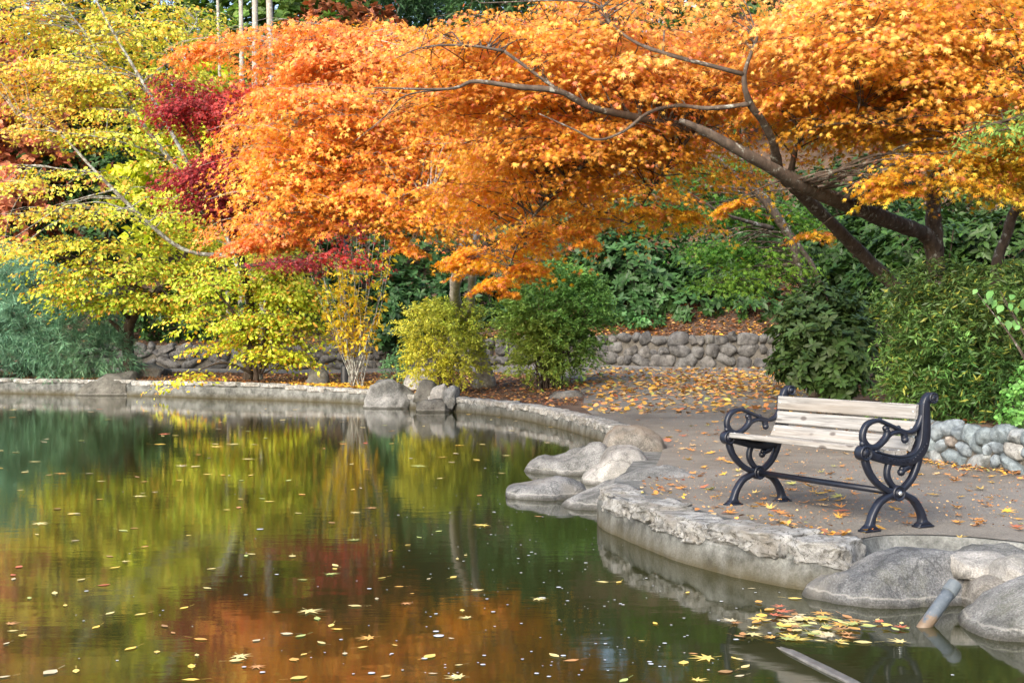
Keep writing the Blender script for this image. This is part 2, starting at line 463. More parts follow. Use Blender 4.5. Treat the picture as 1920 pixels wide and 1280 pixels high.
PATH = [tuple(SHP[k] + SHN[k] * (.31 if k <= int(np.argmin(np.linalg.norm(SHP - [1.95, 7.30], axis=1))) else .07)) for k in range(len(SHP)) if SHP[k][1] < 20.0 and SHP[k][0] > .3]
# path polygon: along the pond, round to the right, up the wall line, back along the bed edge
path_poly = PATH + [(4.2, 1.0), (8.5, 1.0)] + [tuple(WLP[k] + WLN[k] * .12) for k in range(len(WLP) - 1, -1, -1) if 1.0 < WLP[k][1] and WLP[k][0] > -25] + \
    [(-24, 40.4), (-10, 38.3), (-4.0, 35.4), (-1.0, 33.5), (.3, 31), (1.3, 28.2), (1.45, 25.5), (1.25, 22.5)]
path_poly = np.array(path_poly)
KN1 = int(np.argmin(np.linalg.norm(SHP - [1.95, 7.30], axis=1)))
OFF = np.where(np.arange(len(SHP)) > KN1, .07, .31)[:, None]
hole = np.concatenate([SHP + SHN * OFF, [(3.0, .6), (-2, .6), (-14, .6), (-26.5, .6)]])
# ------------------------------------------------------------------ ground sheet + path
def build_ground():
    pts = []; cons = []
    def loop(a, closed=True):
        o = len(pts); pts.extend([tuple(p) for p in a]); m = len(a)
        cons.extend([(o + k, o + (k + 1) % m) for k in range(m if closed else m - 1)])
    loop(hole); loop(path_poly)
    loop(WLP[(WLP[:, 1] < 43.8)] + WLN[(WLP[:, 1] < 43.8)] * .145, False)
    loop(WLP + WLN * .26, False)
    g = []
    for x in np.arange(-26, 14, .45):
        for y in np.arange(1.2, 46, .45): g.append((x + rng.uniform(-.1, .1), y + rng.uniform(-.1, .1)))
    for x in np.arange(-64, 65, 4.0):
        for y in np.arange(-30, 140, 4.0):
            if not (-26 < x < 14 and 1 < y < 46): g.append((x, y))
    for a in np.linspace(0, 2 * math.pi, 40, endpoint=False): g.append((math.cos(a) * 400, 40 + math.sin(a) * 400))
    g = np.array(g)
    keep = (nearest(np.vstack([hole, hole[:1]]), g)[0] > .12) & (~inside(hole, g)) & (nearest(WLP, g)[0] > .4) & (nearest(path_poly, g)[0] > .12)
    pts.extend([tuple(p) for p in g[keep]])
    r = delaunay_2d_cdt([Vector(p) for p in pts], cons, [], 0, 1e-5)
    V2 = np.array([tuple(v) for v in r[0]]); T = np.array([tuple(f) for f in r[2] if len(f) == 3])
    cen = V2[T].mean(1)
    ok = ~inside(hole, cen)
    T, cen = T[ok], cen[ok]
    z = terrain(V2)
    far = np.linalg.norm(V2 - [0, 40], axis=1)
    z = np.where((V2[:, 1] < 0.6) , np.maximum(z, .25), z)
    V = np.column_stack([V2, z])
    a, b, c = V2[T[:, 0]], V2[T[:, 1]], V2[T[:, 2]]
    cr = (b[:, 0] - a[:, 0]) * (c[:, 1] - a[:, 1]) - (b[:, 1] - a[:, 1]) * (c[:, 0] - a[:, 0])
    T[cr < 0] = T[cr < 0][:, ::-1]
    ip = inside(path_poly, cen)
    for nm, sel, mt in (('ground', ~ip, 'soil'), ('path', ip, 'asphalt')):
        used = np.unique(T[sel]); mp = np.zeros(len(V), int); mp[used] = np.arange(len(used))
        me = mesh_np(nm, V[used], mp[T[sel]], smooth=(nm == 'path'))
        tag(link(nm, me, M[mt]), kind='structure')
build_ground()

wv = [(-60, -40, 0), (5.2, -40, 0), (5.2, 40, 0), (-60, 40, 0)]
wme = bpy.data.meshes.new('water'); wme.from_pydata(wv, [], [(0, 1, 2, 3)])
tag(link('water', wme, M['water']), kind='structure')

# ------------------------------------------------------------------ stones
def superstone(c, ax, up, w, h, d, seed, e=0.75, amp=0.12, nu=18, nv=11, fr=2.2, rough=0.0):
    """rounded stone: ax = along, up, third = out"""
    ax, up = unit(np.asarray(ax, float)), np.asarray(up, float)
    out = unit(np.cross(ax, up)); up = np.cross(out, ax)
    th = np.linspace(-math.pi / 2, math.pi / 2, nv)
    ph = np.linspace(0, 2 * math.pi, nu, endpoint=False)
    S = lambda v: np.sign(v) * np.abs(v) ** e
    V = [(0, 0, -1)]
    for t in th[1:-1]:
        for p in ph: V.append((S(math.cos(t)) * S(math.cos(p)), S(math.cos(t)) * S(math.sin(p)), S(math.sin(t))))
    V.append((0, 0, 1)); V = np.array(V, float)
    q = V * 1.0
    disp = np.stack([fbm(q * fr * .5 + seed * 3.7, seed * 3 + k, 3) for k in range(3)], 1)
    V = V + disp * amp
    if rough:
        V = V * (1 + rough * fbm(q * 5.5 + seed, seed + 50, 3)[:, None])
    W = np.asarray(c) + V[:, :1] * w / 2 * ax + V[:, 2:3] * d / 2 * out + V[:, 1:2] * h / 2 * up
    Fs = []
    for k in range(nu): Fs.append((0, 1 + (k + 1) % nu, 1 + k))
    for i in range(nv - 3):
        for k in range(nu):
            k2 = (k + 1) % nu; a = 1 + i * nu
            Fs.append((a + k, a + k2, a + nu + k2, a + nu + k))
    L = len(V) - 1; a = 1 + (nv - 3) * nu
    for k in range(nu): Fs.append((a + k, a + (k + 1) % nu, L))
    return W, Fs

def stone_obj(name, parent, origin, mat, *a, **k):
    W, Fs = superstone(*a, **k)
    return link(name, MB().add(W, Fs).mesh(name, True, origin), mat, parent)

# ------------------------------------------------------------------ pond wall with coping stones
def arc(poly):
    return np.concatenate([[0], np.cumsum(np.linalg.norm(np.diff(poly, axis=0), axis=1))])

def pond_wall(name, k0, k1, label, stone_len, coping_to=None, mound=1.0, drop=0.0):
    idx = np.arange(k0, k1 + 1)
    o = np.array([*SHP[idx[len(idx) // 2]], 0.0])
    root = empty(name, tuple(o), label, 'pond wall')
    prof = [(0.0, -.6), (-.01, .02), (.005, .6), (.03, .72), (.05, .93), (.345, .93), (.34, -.6)]
    pl = catmull(np.column_stack([SHP[idx], SHN[idx], SHZ[idx]]), 4)
    V = []
    for q in pl:
        n2 = unit(q[2:4])
        for (of, zz) in prof:
            z = zz if zz < 0 or zz == .02 else (q[4] - .006 - drop if zz == .93 else (q[4] - drop) * zz)
            V.append((q[0] + n2[0] * of, q[1] + n2[1] * of, z))
    V = np.array(V)
    wobb = fbm(V * [3, 3, 5], 3, 3) * .016
    V[:, :2] += np.repeat(np.array([unit(q[2:4]) for q in pl]), len(prof), 0) * wobb[:, None]
    m = len(prof)
    Fs = [(i * m + j, i * m + (j + 1) % m, (i + 1) * m + (j + 1) % m, (i + 1) * m + j)[::-1] for i in range(len(pl) - 1) for j in range(m)]
    Fs.append(tuple(range(m))); Fs.append(tuple((len(pl) - 1) * m + j for j in range(m))[::-1])
    link('concrete_base', MB().add(V, Fs).mesh('concrete_base', False, o), M['concrete'], root)
    s = arc(pl[:, :2]); L = s[-1]; pos = 0.02; k = 0
    while pos < L - .1 and (coping_to is None or pos < coping_to):
        ln = stone_len * rng.uniform(.6, 1.45)
        ln = min(ln, L - pos)
        c = pos + ln / 2
        q = np.array([np.interp(c, s, pl[:, i]) for i in range(5)])
        n2 = unit(q[2:4]); tdir = np.array([n2[1], -n2[0], 0])
        hh = rng.uniform(.10, .15) * mound
        top = q[4] + rng.uniform(-.004, .022) * mound
        ctr = np.array([q[0] + n2[0] * rng.uniform(.135, .165), q[1] + n2[1] * .15, top - hh / 2])
        stone_obj('coping_stone', root, o, M['coping'], ctr, tdir, (0, 0, 1), ln * .985, hh, rng.uniform(.30, .36), k + k0 * 7, e=.36, amp=.15, nu=44 if mound > 1 else 20, nv=25 if mound > 1 else 11, fr=3.6, rough=.13)
        pos += ln; k += 1
    return root

ky = lambda y, lo, hi: min(range(lo, hi), key=lambda k: abs(SHP[k][1] - y))
K_FARLEFT = int(np.argmin(np.abs(SHP[:, 0] + 3.1)))
K_MID = int(np.argmin(np.abs(SHP[:, 1] - 14.6) + (SHP[:, 0] < 0) * 99))
K_NEAR0 = int(np.argmin(np.linalg.norm(SHP - [.72, 10.15], axis=1)))
K_NEAR1 = int(np.argmin(np.linalg.norm(SHP - [1.9, 7.26], axis=1)))
pond_wall('pond_wall', 0, K_FARLEFT, 'long low concrete pond wall with pale coping stones under the yellow trees', .62)
pond_wall('pond_wall', K_FARLEFT, K_MID, 'curved low pond wall running from the far grey boulders towards the path boulders', .42)
pond_wall('pond_wall', K_MID, K_NEAR0, 'short stretch of pond wall hidden behind the granite boulders beside the path', .5, coping_to=0, drop=.03)
pond_wall('pond_wall', K_NEAR0, K_NEAR1, 'rough stone topped concrete pond wall in front of the bench', .40, mound=1.25)
pond_wall('pond_wall', K_NEAR1, len(SHP) - 1, 'bare grey concrete pond edge stepping back behind the big wedge boulder', .5, coping_to=0, drop=.012)

# ------------------------------------------------------------------ boulders (outline + real depth)
def boulder(label, top, Y, D, mat, zb=-.12, seed=1, amp=.05, name='boulder', p=2.3, lean=0.0, group=None, facets=6):
    """top: upper silhouette in photograph pixels, placed at distance Y; D = half depth"""
    pts = np.array([P(a, b, Y) for a, b in top])[:, [0, 2]]
    pts = catmull(pts, 6)
    x0, x1 = pts[0, 0], pts[-1, 0]
    base = np.array([(x1 + (x0 - x1) * t, zb) for t in np.linspace(0, 1, 12)])
    pts[:, 1] = np.maximum(pts[:, 1], zb + .02)
    ring = np.concatenate([pts, base])
    cx = pts[:, 0].mean()
    K = 21; ts = np.sin(np.linspace(-math.pi / 2, math.pi / 2, K))
    V = []; m = len(ring)
    for t in ts:
        s = max(0.02, (1 - abs(t) ** p) ** (1 / p))
        V.append(np.column_stack([cx + (ring[:, 0] - cx) * (.25 + .75 * s if abs(t) < .999 else .2), np.full(m, Y + t * D), zb + (ring[:, 1] - zb) * s + lean * t * D * 0]))
    V = np.concatenate(V)
    size = max(x1 - x0, pts[:, 1].max() - zb)
    fr_ = np.random.default_rng(seed * 13 + 1); c0 = np.array([cx, Y, zb + (pts[:, 1].max() - zb) * .25])
    for _ in range(facets):                      # planar breaks
        nrm = fr_.normal(size=3) * [.42, .7, .3] + [0, -.75, .3]; nrm /= np.linalg.norm(nrm)
        dd = (V - c0) @ nrm; lim = dd.max() * fr_.uniform(.74, .9)
        ov = np.clip(dd - lim, 0, None); V = V - (ov * .85)[:, None] * nrm
    q = V / size
    V = V + np.stack([fbm(q * 3.0 + seed * 5.1, seed + k * 9, 4, .5) for k in range(3)], 1) * size * amp
    # broad facets
    V[:, 2] += fbm(q * 1.6 + seed, seed + 40, 2) * size * amp * .9
    V[:, 2] -= np.clip(.25 - np.abs(fbm(q * 2.2 + seed * 2, seed + 80, 3)), 0, None) * size * amp * 1.1
    V += np.stack([fbm(q * 9 + seed, seed + 60 + k, 3) for k in range(3)], 1) * size * amp * .35
    Fs = [(i * m + j, i * m + (j + 1) % m, (i + 1) * m + (j + 1) % m, (i + 1) * m + j) for i in range(K - 1) for j in range(m)]
    Fs.append(tuple(range(m))[::-1]); Fs.append(tuple((K - 1) * m + j for j in range(m)))
    o = np.array([cx, Y, zb])
    ob = link(name, MB().add(V, Fs).mesh(name, True, o), M[mat])
    ob.location = tuple(o)
    return tag(ob, label, 'boulder', group)

boulder('large rounded grey boulder at the far water edge left of a stone pile', [(679, 768), (684, 745), (700, 722), (730, 716), (757, 722), (776, 745), (781, 768)], 27.4, .55, 'granite', seed=3)
boulder('flat dark boulder lying half in the water at the foot of the stone pile', [(780, 768), (785, 755), (805, 747), (838, 747), (856, 760), (858, 772)], 25.95, .4, 'granite_dark', seed=4)
boulder('upright oval grey stone leaning against the stone pile on the far bank', [(828, 762), (832, 735), (845, 721), (857, 722), (862, 735), (856, 752), (848, 764)], 25.9, .22, 'granite', zb=.05, seed=5)
boulder('small pale stone in the middle of the far stone pile', [(806, 745), (812, 730), (826, 722), (838, 724), (846, 738), (848, 750)], 26.3, .3, 'granite_pale', zb=.1, seed=6)
boulder('smooth dark oval stone topmost at the back of the far stone pile', [(775, 736), (780, 720), (797, 712), (815, 716), (824, 730), (824, 740)], 26.8, .35, 'granite_dark', zb=.15, seed=7)
boulder('white flat topped rock half hidden behind the yellow green shrub', [(756, 715), (760, 692), (775, 686), (800, 689), (816, 698), (820, 715)], 29.5, .4, 'granite_pale', zb=.2, seed=8)
boulder('small low stone on the leaf bed just right of the far concrete joint', [(1022, 743), (1040, 733), (1065, 729), (1086, 734), (1094, 744)], 25.2, .3, 'granite_warm', zb=.2, seed=9)
boulder('wide dark boulder sloping into the pond below the yellow tree trunk', [(146, 742), (170, 722), (205, 703), (240, 700), (256, 708), (261, 742)], 34.0, .8, 'granite_dark', seed=10)
boulder('low dark boulder in the water under the blue green cedar', [(-20, 738), (0, 726), (40, 716), (80, 720), (93, 735)], 35.6, .6, 'granite_dark', seed=11)
boulder('flat grey rock beside the foot of the dark yellow leaved trunk', [(225, 702), (255, 684), (290, 682), (312, 693), (320, 700)], 36.2, .6, 'granite_warm', zb=.3, seed=12)
boulder('round dark stone on the leaf bed beside the sparse yellow stems', [(572, 712), (578, 698), (596, 692), (612, 697), (617, 712)], 31.6, .3, 'granite_dark', zb=.25, seed=13)
# path side group
boulder('big round speckled boulder highest of the cluster beside the path', [(1122, 885), (1128, 850), (1135, 822), (1160, 802), (1195, 796), (1228, 806), (1246, 828), (1250, 850), (1238, 885)], 14.2, .55, 'granite_warm', zb=-.1, seed=21, amp=.04)
boulder('long flat boulder reaching furthest into the water behind the cluster', [(984, 905), (990, 882), (1015, 862), (1050, 852), (1090, 838), (1120, 832), (1140, 845), (1150, 880)], 14.0, .55, 'granite', seed=22, amp=.045)
boulder('smooth pale domed boulder in the middle of the cluster', [(1085, 910), (1100, 885), (1125, 868), (1135, 848), (1160, 837), (1190, 840), (1212, 856), (1230, 885)], 12.9, .45, 'granite_pale', seed=23, amp=.035)
boulder('low blue grey boulder with a flat dark face lying in the pond', [(946, 935), (950, 912), (965, 902), (1010, 899), (1045, 896), (1075, 893), (1090, 905), (1095, 930)], 11.75, .4, 'granite_blue', seed=24, amp=.035)
boulder('broad low granite boulder sloping from the path down to the water', [(1035, 965), (1060, 932), (1100, 908), (1150, 884), (1210, 872), (1270, 875), (1320, 887), (1352, 902), (1375, 925)], 11.1, .62, 'granite', seed=25, amp=.03, p=2.0)
# front corner group
boulder('huge wedge shaped granite boulder at the front corner of the pond', [(1505, 1142), (1518, 1108), (1545, 1082), (1590, 1072), (1640, 1048), (1700, 1034), (1760, 1030), (1795, 1040), (1815, 1085), (1820, 1150)], 7.12, .42, 'granite_blue', seed=31, amp=.028)
boulder('rounded grey boulder between the plastic pipe and the corner rock', [(1796, 1170), (1802, 1110), (1825, 1082), (1860, 1075), (1900, 1078), (1935, 1095), (1950, 1170)], 6.85, .36, 'granite_warm', seed=32, amp=.04)
boulder('large smooth grey boulder nearest the camera in the water', [(1806, 1205), (1812, 1165), (1840, 1135), (1880, 1105), (1930, 1080), (1990, 1065), (2060, 1090), (2100, 1210)], 6.35, .4, 'granite', seed=33, amp=.025)
boulder('flat buff capstone bedded on top of the wedge boulder', [(1768, 1052), (1778, 1040), (1810, 1035), (1860, 1034), (1885, 1040), (1890, 1058), (1840, 1070), (1790, 1066)], 7.05, .2, 'granite_pale', zb=.14, seed=34, amp=.03, name='capstone')
boulder('rounded pale capstone over the grey boulder beside the pipe', [(1862, 1078), (1872, 1056), (1900, 1042), (1950, 1038), (1990, 1050), (2000, 1082)], 6.8, .22, 'granite_pale', zb=.13, seed=35, amp=.03, name='capstone')
boulder('thin low ledge rock behind the capstones at the path edge', [(1790, 1046), (1815, 1031), (1860, 1026), (1930, 1026), (2000, 1034), (2010, 1050)], 7.35, .22, 'granite', zb=.1, seed=36, amp=.03)

# plastic pipe beside the wedge boulder
pr = empty('drain_pipe', (*P(1765, 1150, 6.45)[:2], 0), 'grey plastic drain pipe with rusty stain slanting into the water', 'pipe')
a0, a1 = P(1735, 1172, 6.38), P(1787, 1099, 6.50)
dv = unit(a1 - a0)
mb = MB(); tube(mb, [a0 - dv * .12, a0, a0 + (a1 - a0) * .5, a1], .034, 20)
link('pipe', mb.mesh('pipe', True, np.array(pr.location)), M['pipe'], pr)
mb = MB(); tube(mb, [a1 - dv * .05, a1 - dv * .048, a1 + dv * .0, a1 + dv * .02], [.034, .039, .039, .037], 20)
link('collar', mb.mesh('collar', False, np.array(pr.location)), plain('pvc_pale', (0.085, 0.10, 0.11), 0.5), pr)
# pale boards drifting just under the surface
pb = MB(); b0 = P(1460, 1208, 5.95); b1 = P(1625, 1300, 5.2); b0[2] = b1[2] = -.002
dv = unit(b1 - b0); nvv = np.array([-dv[1], dv[0], 0])
W, Fs = superstone((b0 + b1) / 2, dv, (0, 0, 1), np.linalg.norm(b1 - b0), .028, .058, 3, e=.55, amp=.14, nu=36, nv=15, rough=.05)
tb = MB(); tube(tb, [P(1283, 1042.5, 8.44) * [1, 1, 0] + [0, 0, .006], P(1318, 1054, 8.2) * [1, 1, 0] + [0, 0, .008], P(1352, 1066.5, 7.97) * [1, 1, 0] + [0, 0, .005]], .017, 10)
tag(link('plastic_strip', tb.mesh('plastic_strip', True), plain('pale_plastic', (0.34, 0.36, 0.37), 0.5)), 'short pale plastic strip floating against the rough stone topped wall', 'plastic strip')
pbo = tag(link('plank', pb.add(W, Fs).mesh('plank', True), plain('soaked_wood', (0.10, 0.097, 0.09), 0.45, var=.5, scale=14, bump=.5)), 'pale waterlogged plank floating level with the dark water', 'plank')

# ------------------------------------------------------------------ retaining walls
def stone_wall(name, s0, s1, rows, avg, label, mats, cat='stone wall', nu=16, nv=9, top_h=None):
    fine = catmull(np.column_stack([WLP, WLN, wl[:, 2]]), 4)
    s = arc(fine[:, :2])
    at = lambda v: np.array([np.interp(v, s, fine[:, i]) for i in range(5)])
    mid = at((s0 + s1) / 2); o = np.array([mid[0], mid[1], tz(mid[0] - mid[2] * .3, mid[1] - mid[3] * .3)])
    root = empty(name, tuple(o), label, cat)
    n = max(8, int((s1 - s0) / .25)); V = []; prof = [(.03, -.1), (.05, .9), (.1, .96), (.30, .96), (.30, -.1)]
    for v in np.linspace(s0, s1, n):
        q = at(v); n2 = unit(q[2:4]); z0 = tz(q[0] - n2[0] * .3, q[1] - n2[1] * .3)
        for of, hh in prof:
            V.append((q[0] + n2[0] * of, q[1] + n2[1] * of, z0 + (hh * q[4] if hh > 0 else hh)))
    m = len(prof)
    Fs = [(i * m + j, i * m + (j + 1) % m, (i + 1) * m + (j + 1) % m, (i + 1) * m + j)[::-1] for i in range(n - 1) for j in range(m)]
    Fs.append(tuple(range(m))); Fs.append(tuple((n - 1) * m + j for j in range(m))[::-1])
    link('mortar', MB().add(V, Fs).mesh('mortar', False, o), M['mortar'], root)
    k = 0
    for r in range(rows):
        v = s0 + rng.uniform(0, .1)
        while v < s1:
            w = avg * rng.choice([.55, .75, .95, 1.25, 1.6]) * (1.15 if r == 0 else 1.0)
            q = at(min(v + w / 2, s1)); n2 = unit(q[2:4]); td = np.array([n2[1], -n2[0], 0])
            rh = q[4] / rows
            z0 = tz(q[0] - n2[0] * .3, q[1] - n2[1] * .3)
            h = rh * rng.uniform(.85, 1.6)
            zc = z0 + rh * (r + .5) + rng.uniform(-.25, .25) * rh
            a = rng.uniform(-.6, .6); up = np.array([0, 0, 1.0])
            ax = td * math.cos(a) + up * math.sin(a)
            upv = -td * math.sin(a) + up * math.cos(a)
            W, F2 = superstone((q[0] + n2[0] * .07, q[1] + n2[1] * .07, zc), ax, upv, w * 1.03, min(h, w * 1.3), rng.uniform(.2, .3) * (avg / .3) ** .5, 100 + k * 3 + int(s0), e=rng.uniform(.6, 1.0), amp=.22, nu=nu, nv=nv)
            link('stone', MB().add(W, F2).mesh('stone', True, o), M[random.choice(mats)], root)
            v += w; k += 1
    return root
_fs = arc(catmull(np.column_stack([WLP, WLN, wl[:, 2]]), 4)[:, :2]); _fp = catmull(np.column_stack([WLP, WLN, wl[:, 2]]), 4)
def s_at(x, y): return float(_fs[int(np.argmin(np.linalg.norm(_fp[:, :2] - [x, y], axis=1)))])
stone_wall('stone_wall', s_at(-15.0, 42.8), s_at(-.6, 37.1), 3, .47, 'dark fieldstone retaining wall along the back behind the yellow shrubs', ['fieldstone0', 'fieldstone1', 'fieldstone2', 'fieldstone0'])
stone_wall('stone_wall', s_at(-.55, 37.05), s_at(7.2, 32.4), 3, .37, 'grey fieldstone retaining wall at the leaf covered far end of the path', ['fieldstone0', 'fieldstone1', 'fieldstone2', 'fieldstone0'])
stone_wall('stone_wall', s_at(4.2, 13.6), s_at(5.6, 8.6), 3, .19, 'low wall of rounded river cobbles in mortar behind the bench', ['cobble%d' % i for i in (0, 0, 0, 1, 1, 1, 3, 4, 4, 4, 2)], nu=22, nv=13)

# ------------------------------------------------------------------ bench
def build_bench():
    d0 = 7.90
    X0, Y0 = 2.379, 7.90
    z0 = tz(X0, Y0)
    L = 1.393
    root = empty('park_bench', (X0, Y0, z0 + .002), 'park bench with pale weathered wooden slats and dark blue cast iron scroll ends', 'bench', rz=math.atan2(.443, .897))
    HX = .219
    def sweep(mb, pts, hw, y0, dep, n=7, bev=.006):
        """bar with rounded rectangular section following a curve in the end plane (x, z)"""
        p = catmull([(a - HX, b) for a, b in pts], n)
        hw = np.interp(np.linspace(0, 1, len(p)), np.linspace(0, 1, len(np.atleast_1d(hw))), np.atleast_1d(hw))
        t = unit(np.gradient(p, axis=0)); nn = np.stack([-t[:, 1], t[:, 0]], 1)
        V = []
        for i in range(len(p)):
            h = hw[i]; b = min(bev, h * .5)
            for (a, yy) in ((-h, -dep + b), (-h + b, -dep), (h - b, -dep), (h, -dep + b), (h, dep - b), (h - b, dep), (-h + b, dep), (-h, dep - b)):
                V.append((p[i, 0] + nn[i, 0] * a, y0 + yy, p[i, 1] + nn[i, 1] * a))
        m = 8
        Fs = [(i * m + j, (i + 1) * m + j, (i + 1) * m + (j + 1) % m, i * m + (j + 1) % m) for i in range(len(p) - 1) for j in range(m)]
        Fs.append(tuple(range(m))); Fs.append(tuple((len(p) - 1) * m + j for j in range(m))[::-1])
        mb.add(V, Fs)
    def disc(mb, x, z, r, y0, dep, n=28, dome=.3):
        ring = [(r * .0001, -dep * 1.0), (r * .45, -dep), (r * .5, -dep * .75), (r * .72, -dep * .75), (r * .8, -dep), (r * .95, -dep), (r, -dep * .8), (r, dep * .8), (r * .95, dep), (r * .8, dep), (r * .72, dep * .75), (r * .5, dep * .75), (r * .45, dep), (r * .0001, dep)]
        V = []
        for rr, yy in ring:
            for k in range(n):
                a = k / n * 2 * math.pi
                V.append((x - HX + rr * math.cos(a), y0 + yy, z + rr * math.sin(a)))
        m = len(ring)
        Fs = [(i * n + k, i * n + (k + 1) % n, (i + 1) * n + (k + 1) % n, (i + 1) * n + k) for i in range(m - 1) for k in range(n)]
        mb.add(V, Fs)
    def ball(mb, x, y, z, r):
        W, Fs = superstone((x - HX, y, z), (1, 0, 0), (0, 0, 1), 2 * r, 2 * r, 2 * r, 1, e=1, amp=0, nu=12, nv=9)
        mb.add(W, Fs)
    for y0, sgn in ((0.0, -1), (L, 1)):
        m = MB()
        dp = .022
        # feet and lower arch
        sweep(m, [(.19, .222), (.157, .2095), (.085, .175), (.035, .115), (.012, .06), (.004, .012)], [.020, .018, .018, .019, .022, .035], y0, dp + .004)
        sweep(m, [(.25, .222), (.281, .2095), (.353, .175), (.403, .115), (.426, .06), (.434, .012)], [.020, .018, .018, .019, .022, .035], y0, dp + .004)
        for fx in (.002, .436):
            sweep(m, [(fx - .062, .006), (fx, .007), (fx + .062, .006)], [.006, .008, .006], y0, dp + .012, 3, .002)
            sweep(m, [(fx - .05, .014), (fx, .03), (fx + .05, .014)], [.004, .018, .004], y0, dp + .006, 4, .002)
        # hub
        disc(m, HX, .224, .050, y0, .032)
        # heart shaped upper legs
        sweep(m, [(.20, .235), (.14, .245), (.07, .285), (.01, .345), (-.025, .41), (-.037, .47)], [.018, .018, .018, .019, .02, .02], y0, dp)
        sweep(m, [(.24, .235), (.285, .258), (.338, .305), (.372, .36), (.392, .41), (.40, .46)], [.018, .018, .019, .02, .022, .026], y0, dp)
        # inner C scroll
        sweep(m, [(.21, .25), (.17, .285), (.145, .325), (.142, .365), (.157, .41), (.17, .43)], [.014, .017, .018, .017, .019, .022], y0, dp - .003)
        # pendant
        sweep(m, [(.33, .415), (.315, .385), (.285, .37), (.262, .355)], [.022, .02, .017, .012], y0, dp - .004)
        ball(m, .256, y0, .350, .024); ball(m, .262, y0, .372, .018); ball(m, .312, y0, .382, .016)
        # seat rail and back upright
        sweep(m, [(-.045, .48), (.03, .463), (.10, .443), (.17, .428), (.235, .42), (.30, .421), (.36, .437), (.405, .472), (.43, .52), (.443, .58), (.447, .65), (.446, .71), (.448, .76), (.462, .80), (.49, .826)],
              [.032, .030, .028, .029, .030, .031, .034, .038, .041, .040, .037, .034, .030, .026, .020], y0, dp + .002, 6)
        sweep(m, [(.03, .492), (.10, .472), (.17, .457), (.235, .449), (.30, .452), (.345, .468), (.378, .497), (.397, .54), (.407, .60), (.412, .66), (.415, .72), (.42, .775)], [.006], y0, dp + .010, 6, .003)
        disc(m, .500, .806, .036, y0, dp + .012); disc(m, -.045, .481, .047, y0, dp + .012)
        for cx, cz, rr in ((.500, .806, .021), (-.045, .481, .026)):
            for k in range(9):
                a = k / 9 * 2 * math.pi
                ball(m, cx + rr * math.cos(a), y0 + sgn * (dp + .010), cz + rr * math.sin(a), .0045)
        # arm: upright -> dip -> straight rail -> big loop
        sweep(m, [(.425, .70), (.405, .655), (.375, .617), (.327, .597), (.275, .602), (.19, .634), (.11, .664), (.075, .674), (.03, .672), (-.02, .652), (-.048, .61), (-.05, .565), (-.022, .528), (.02, .512), (.06, .517), (.10, .54), (.135, .572), (.142, .60), (.132, .622)],
              [.018, .016, .014, .013, .012, .011, .011, .012, .014, .016, .017, .018, .018, .018, .017, .017, .019, .017, .013], y0, dp - .002, 6)
        ball(m, .128, y0, .627, .019); ball(m, .150, y0, .632, .012); ball(m, .085, y0, .681, .014); ball(m, .235, y0, .628, .014)
        sweep(m, [(.115, .553), (.16, .585), (.20, .599), (.245, .600), (.275, .588), (.285, .565)], [.016, .013, .012, .013, .017, .02], y0, dp - .004)
        ball(m, .287, y0, .551, .024); ball(m, -.052, y0, .538, .020)
        sweep(m, [(-.03, .535), (-.035, .51), (-.04, .485)], [.022, .024, .026], y0, dp - .004)
        fr = link('end_frame', m.mesh('end_frame', True), M['iron'], root)
        # beads along the rear of the rail
        bm_ = MB()
        for t in np.linspace(0, 1, 7):
            ball(bm_, .335 + t * .11, y0 + sgn * (dp + .002), .425 + t * .085 + .01 * t * t, .006)
        link('beading', bm_.mesh('beading', True), M['iron'], fr)
        # embossed maker's lettering curved along the rail
        cu = bpy.data.curves.new('lettering', 'FONT'); cu.body = 'MIRACLE REC'; cu.size = .040; cu.extrude = .003; cu.align_x = 'CENTER'; cu.align_y = 'CENTER'
        tmp = bpy.data.objects.new('tmp', cu); COL.objects.link(tmp)
        bpy.context.view_layer.update()
        dg = bpy.context.evaluated_depsgraph_get()
        tm = bpy.data.meshes.new_from_object(tmp.evaluated_get(dg)); tm.name = 'lettering'
        bpy.data.objects.remove(tmp)
        rail = catmull([(.0, .470), (.03, .463), (.10, .443), (.17, .428), (.235, .42), (.30, .421), (.36, .437)], 8)
        ra = arc(rail)
        for v in tm.vertices:
            xx = v.co.x if sgn < 0 else -v.co.x
            s = ra[-1] * .52 + xx
            i0 = np.array([np.interp(s, ra, rail[:, 0]), np.interp(s, ra, rail[:, 1])]); i1 = np.array([np.interp(s + .004, ra, rail[:, 0]), np.interp(s + .004, ra, rail[:, 1])])
            t_ = unit(i1 - i0); n_ = np.array([-t_[1], t_[0]])
            q = i0 + n_ * v.co.y
            v.co = (q[0] - HX, y0 + sgn * (dp + .003 + v.co.z), q[1])
        link('lettering', tm, M['iron'], fr)
        W, Fs = superstone((0, y0 + sgn * .034, .224), (1, 0, 0), (0, 0, 1), .028, .028, .016, 1, e=.8, amp=0, nu=12, nv=7)
        link('bolt', MB().add(W, Fs).mesh('bolt', True), M['bolt'], fr)
    # stretcher
    m = MB(); tube(m, [(0, .02, .224), (0, L * .5, .224), (0, L - .02, .224)], .020, 20)
    link('stretcher', m.mesh('stretcher', True), M['iron'], root)
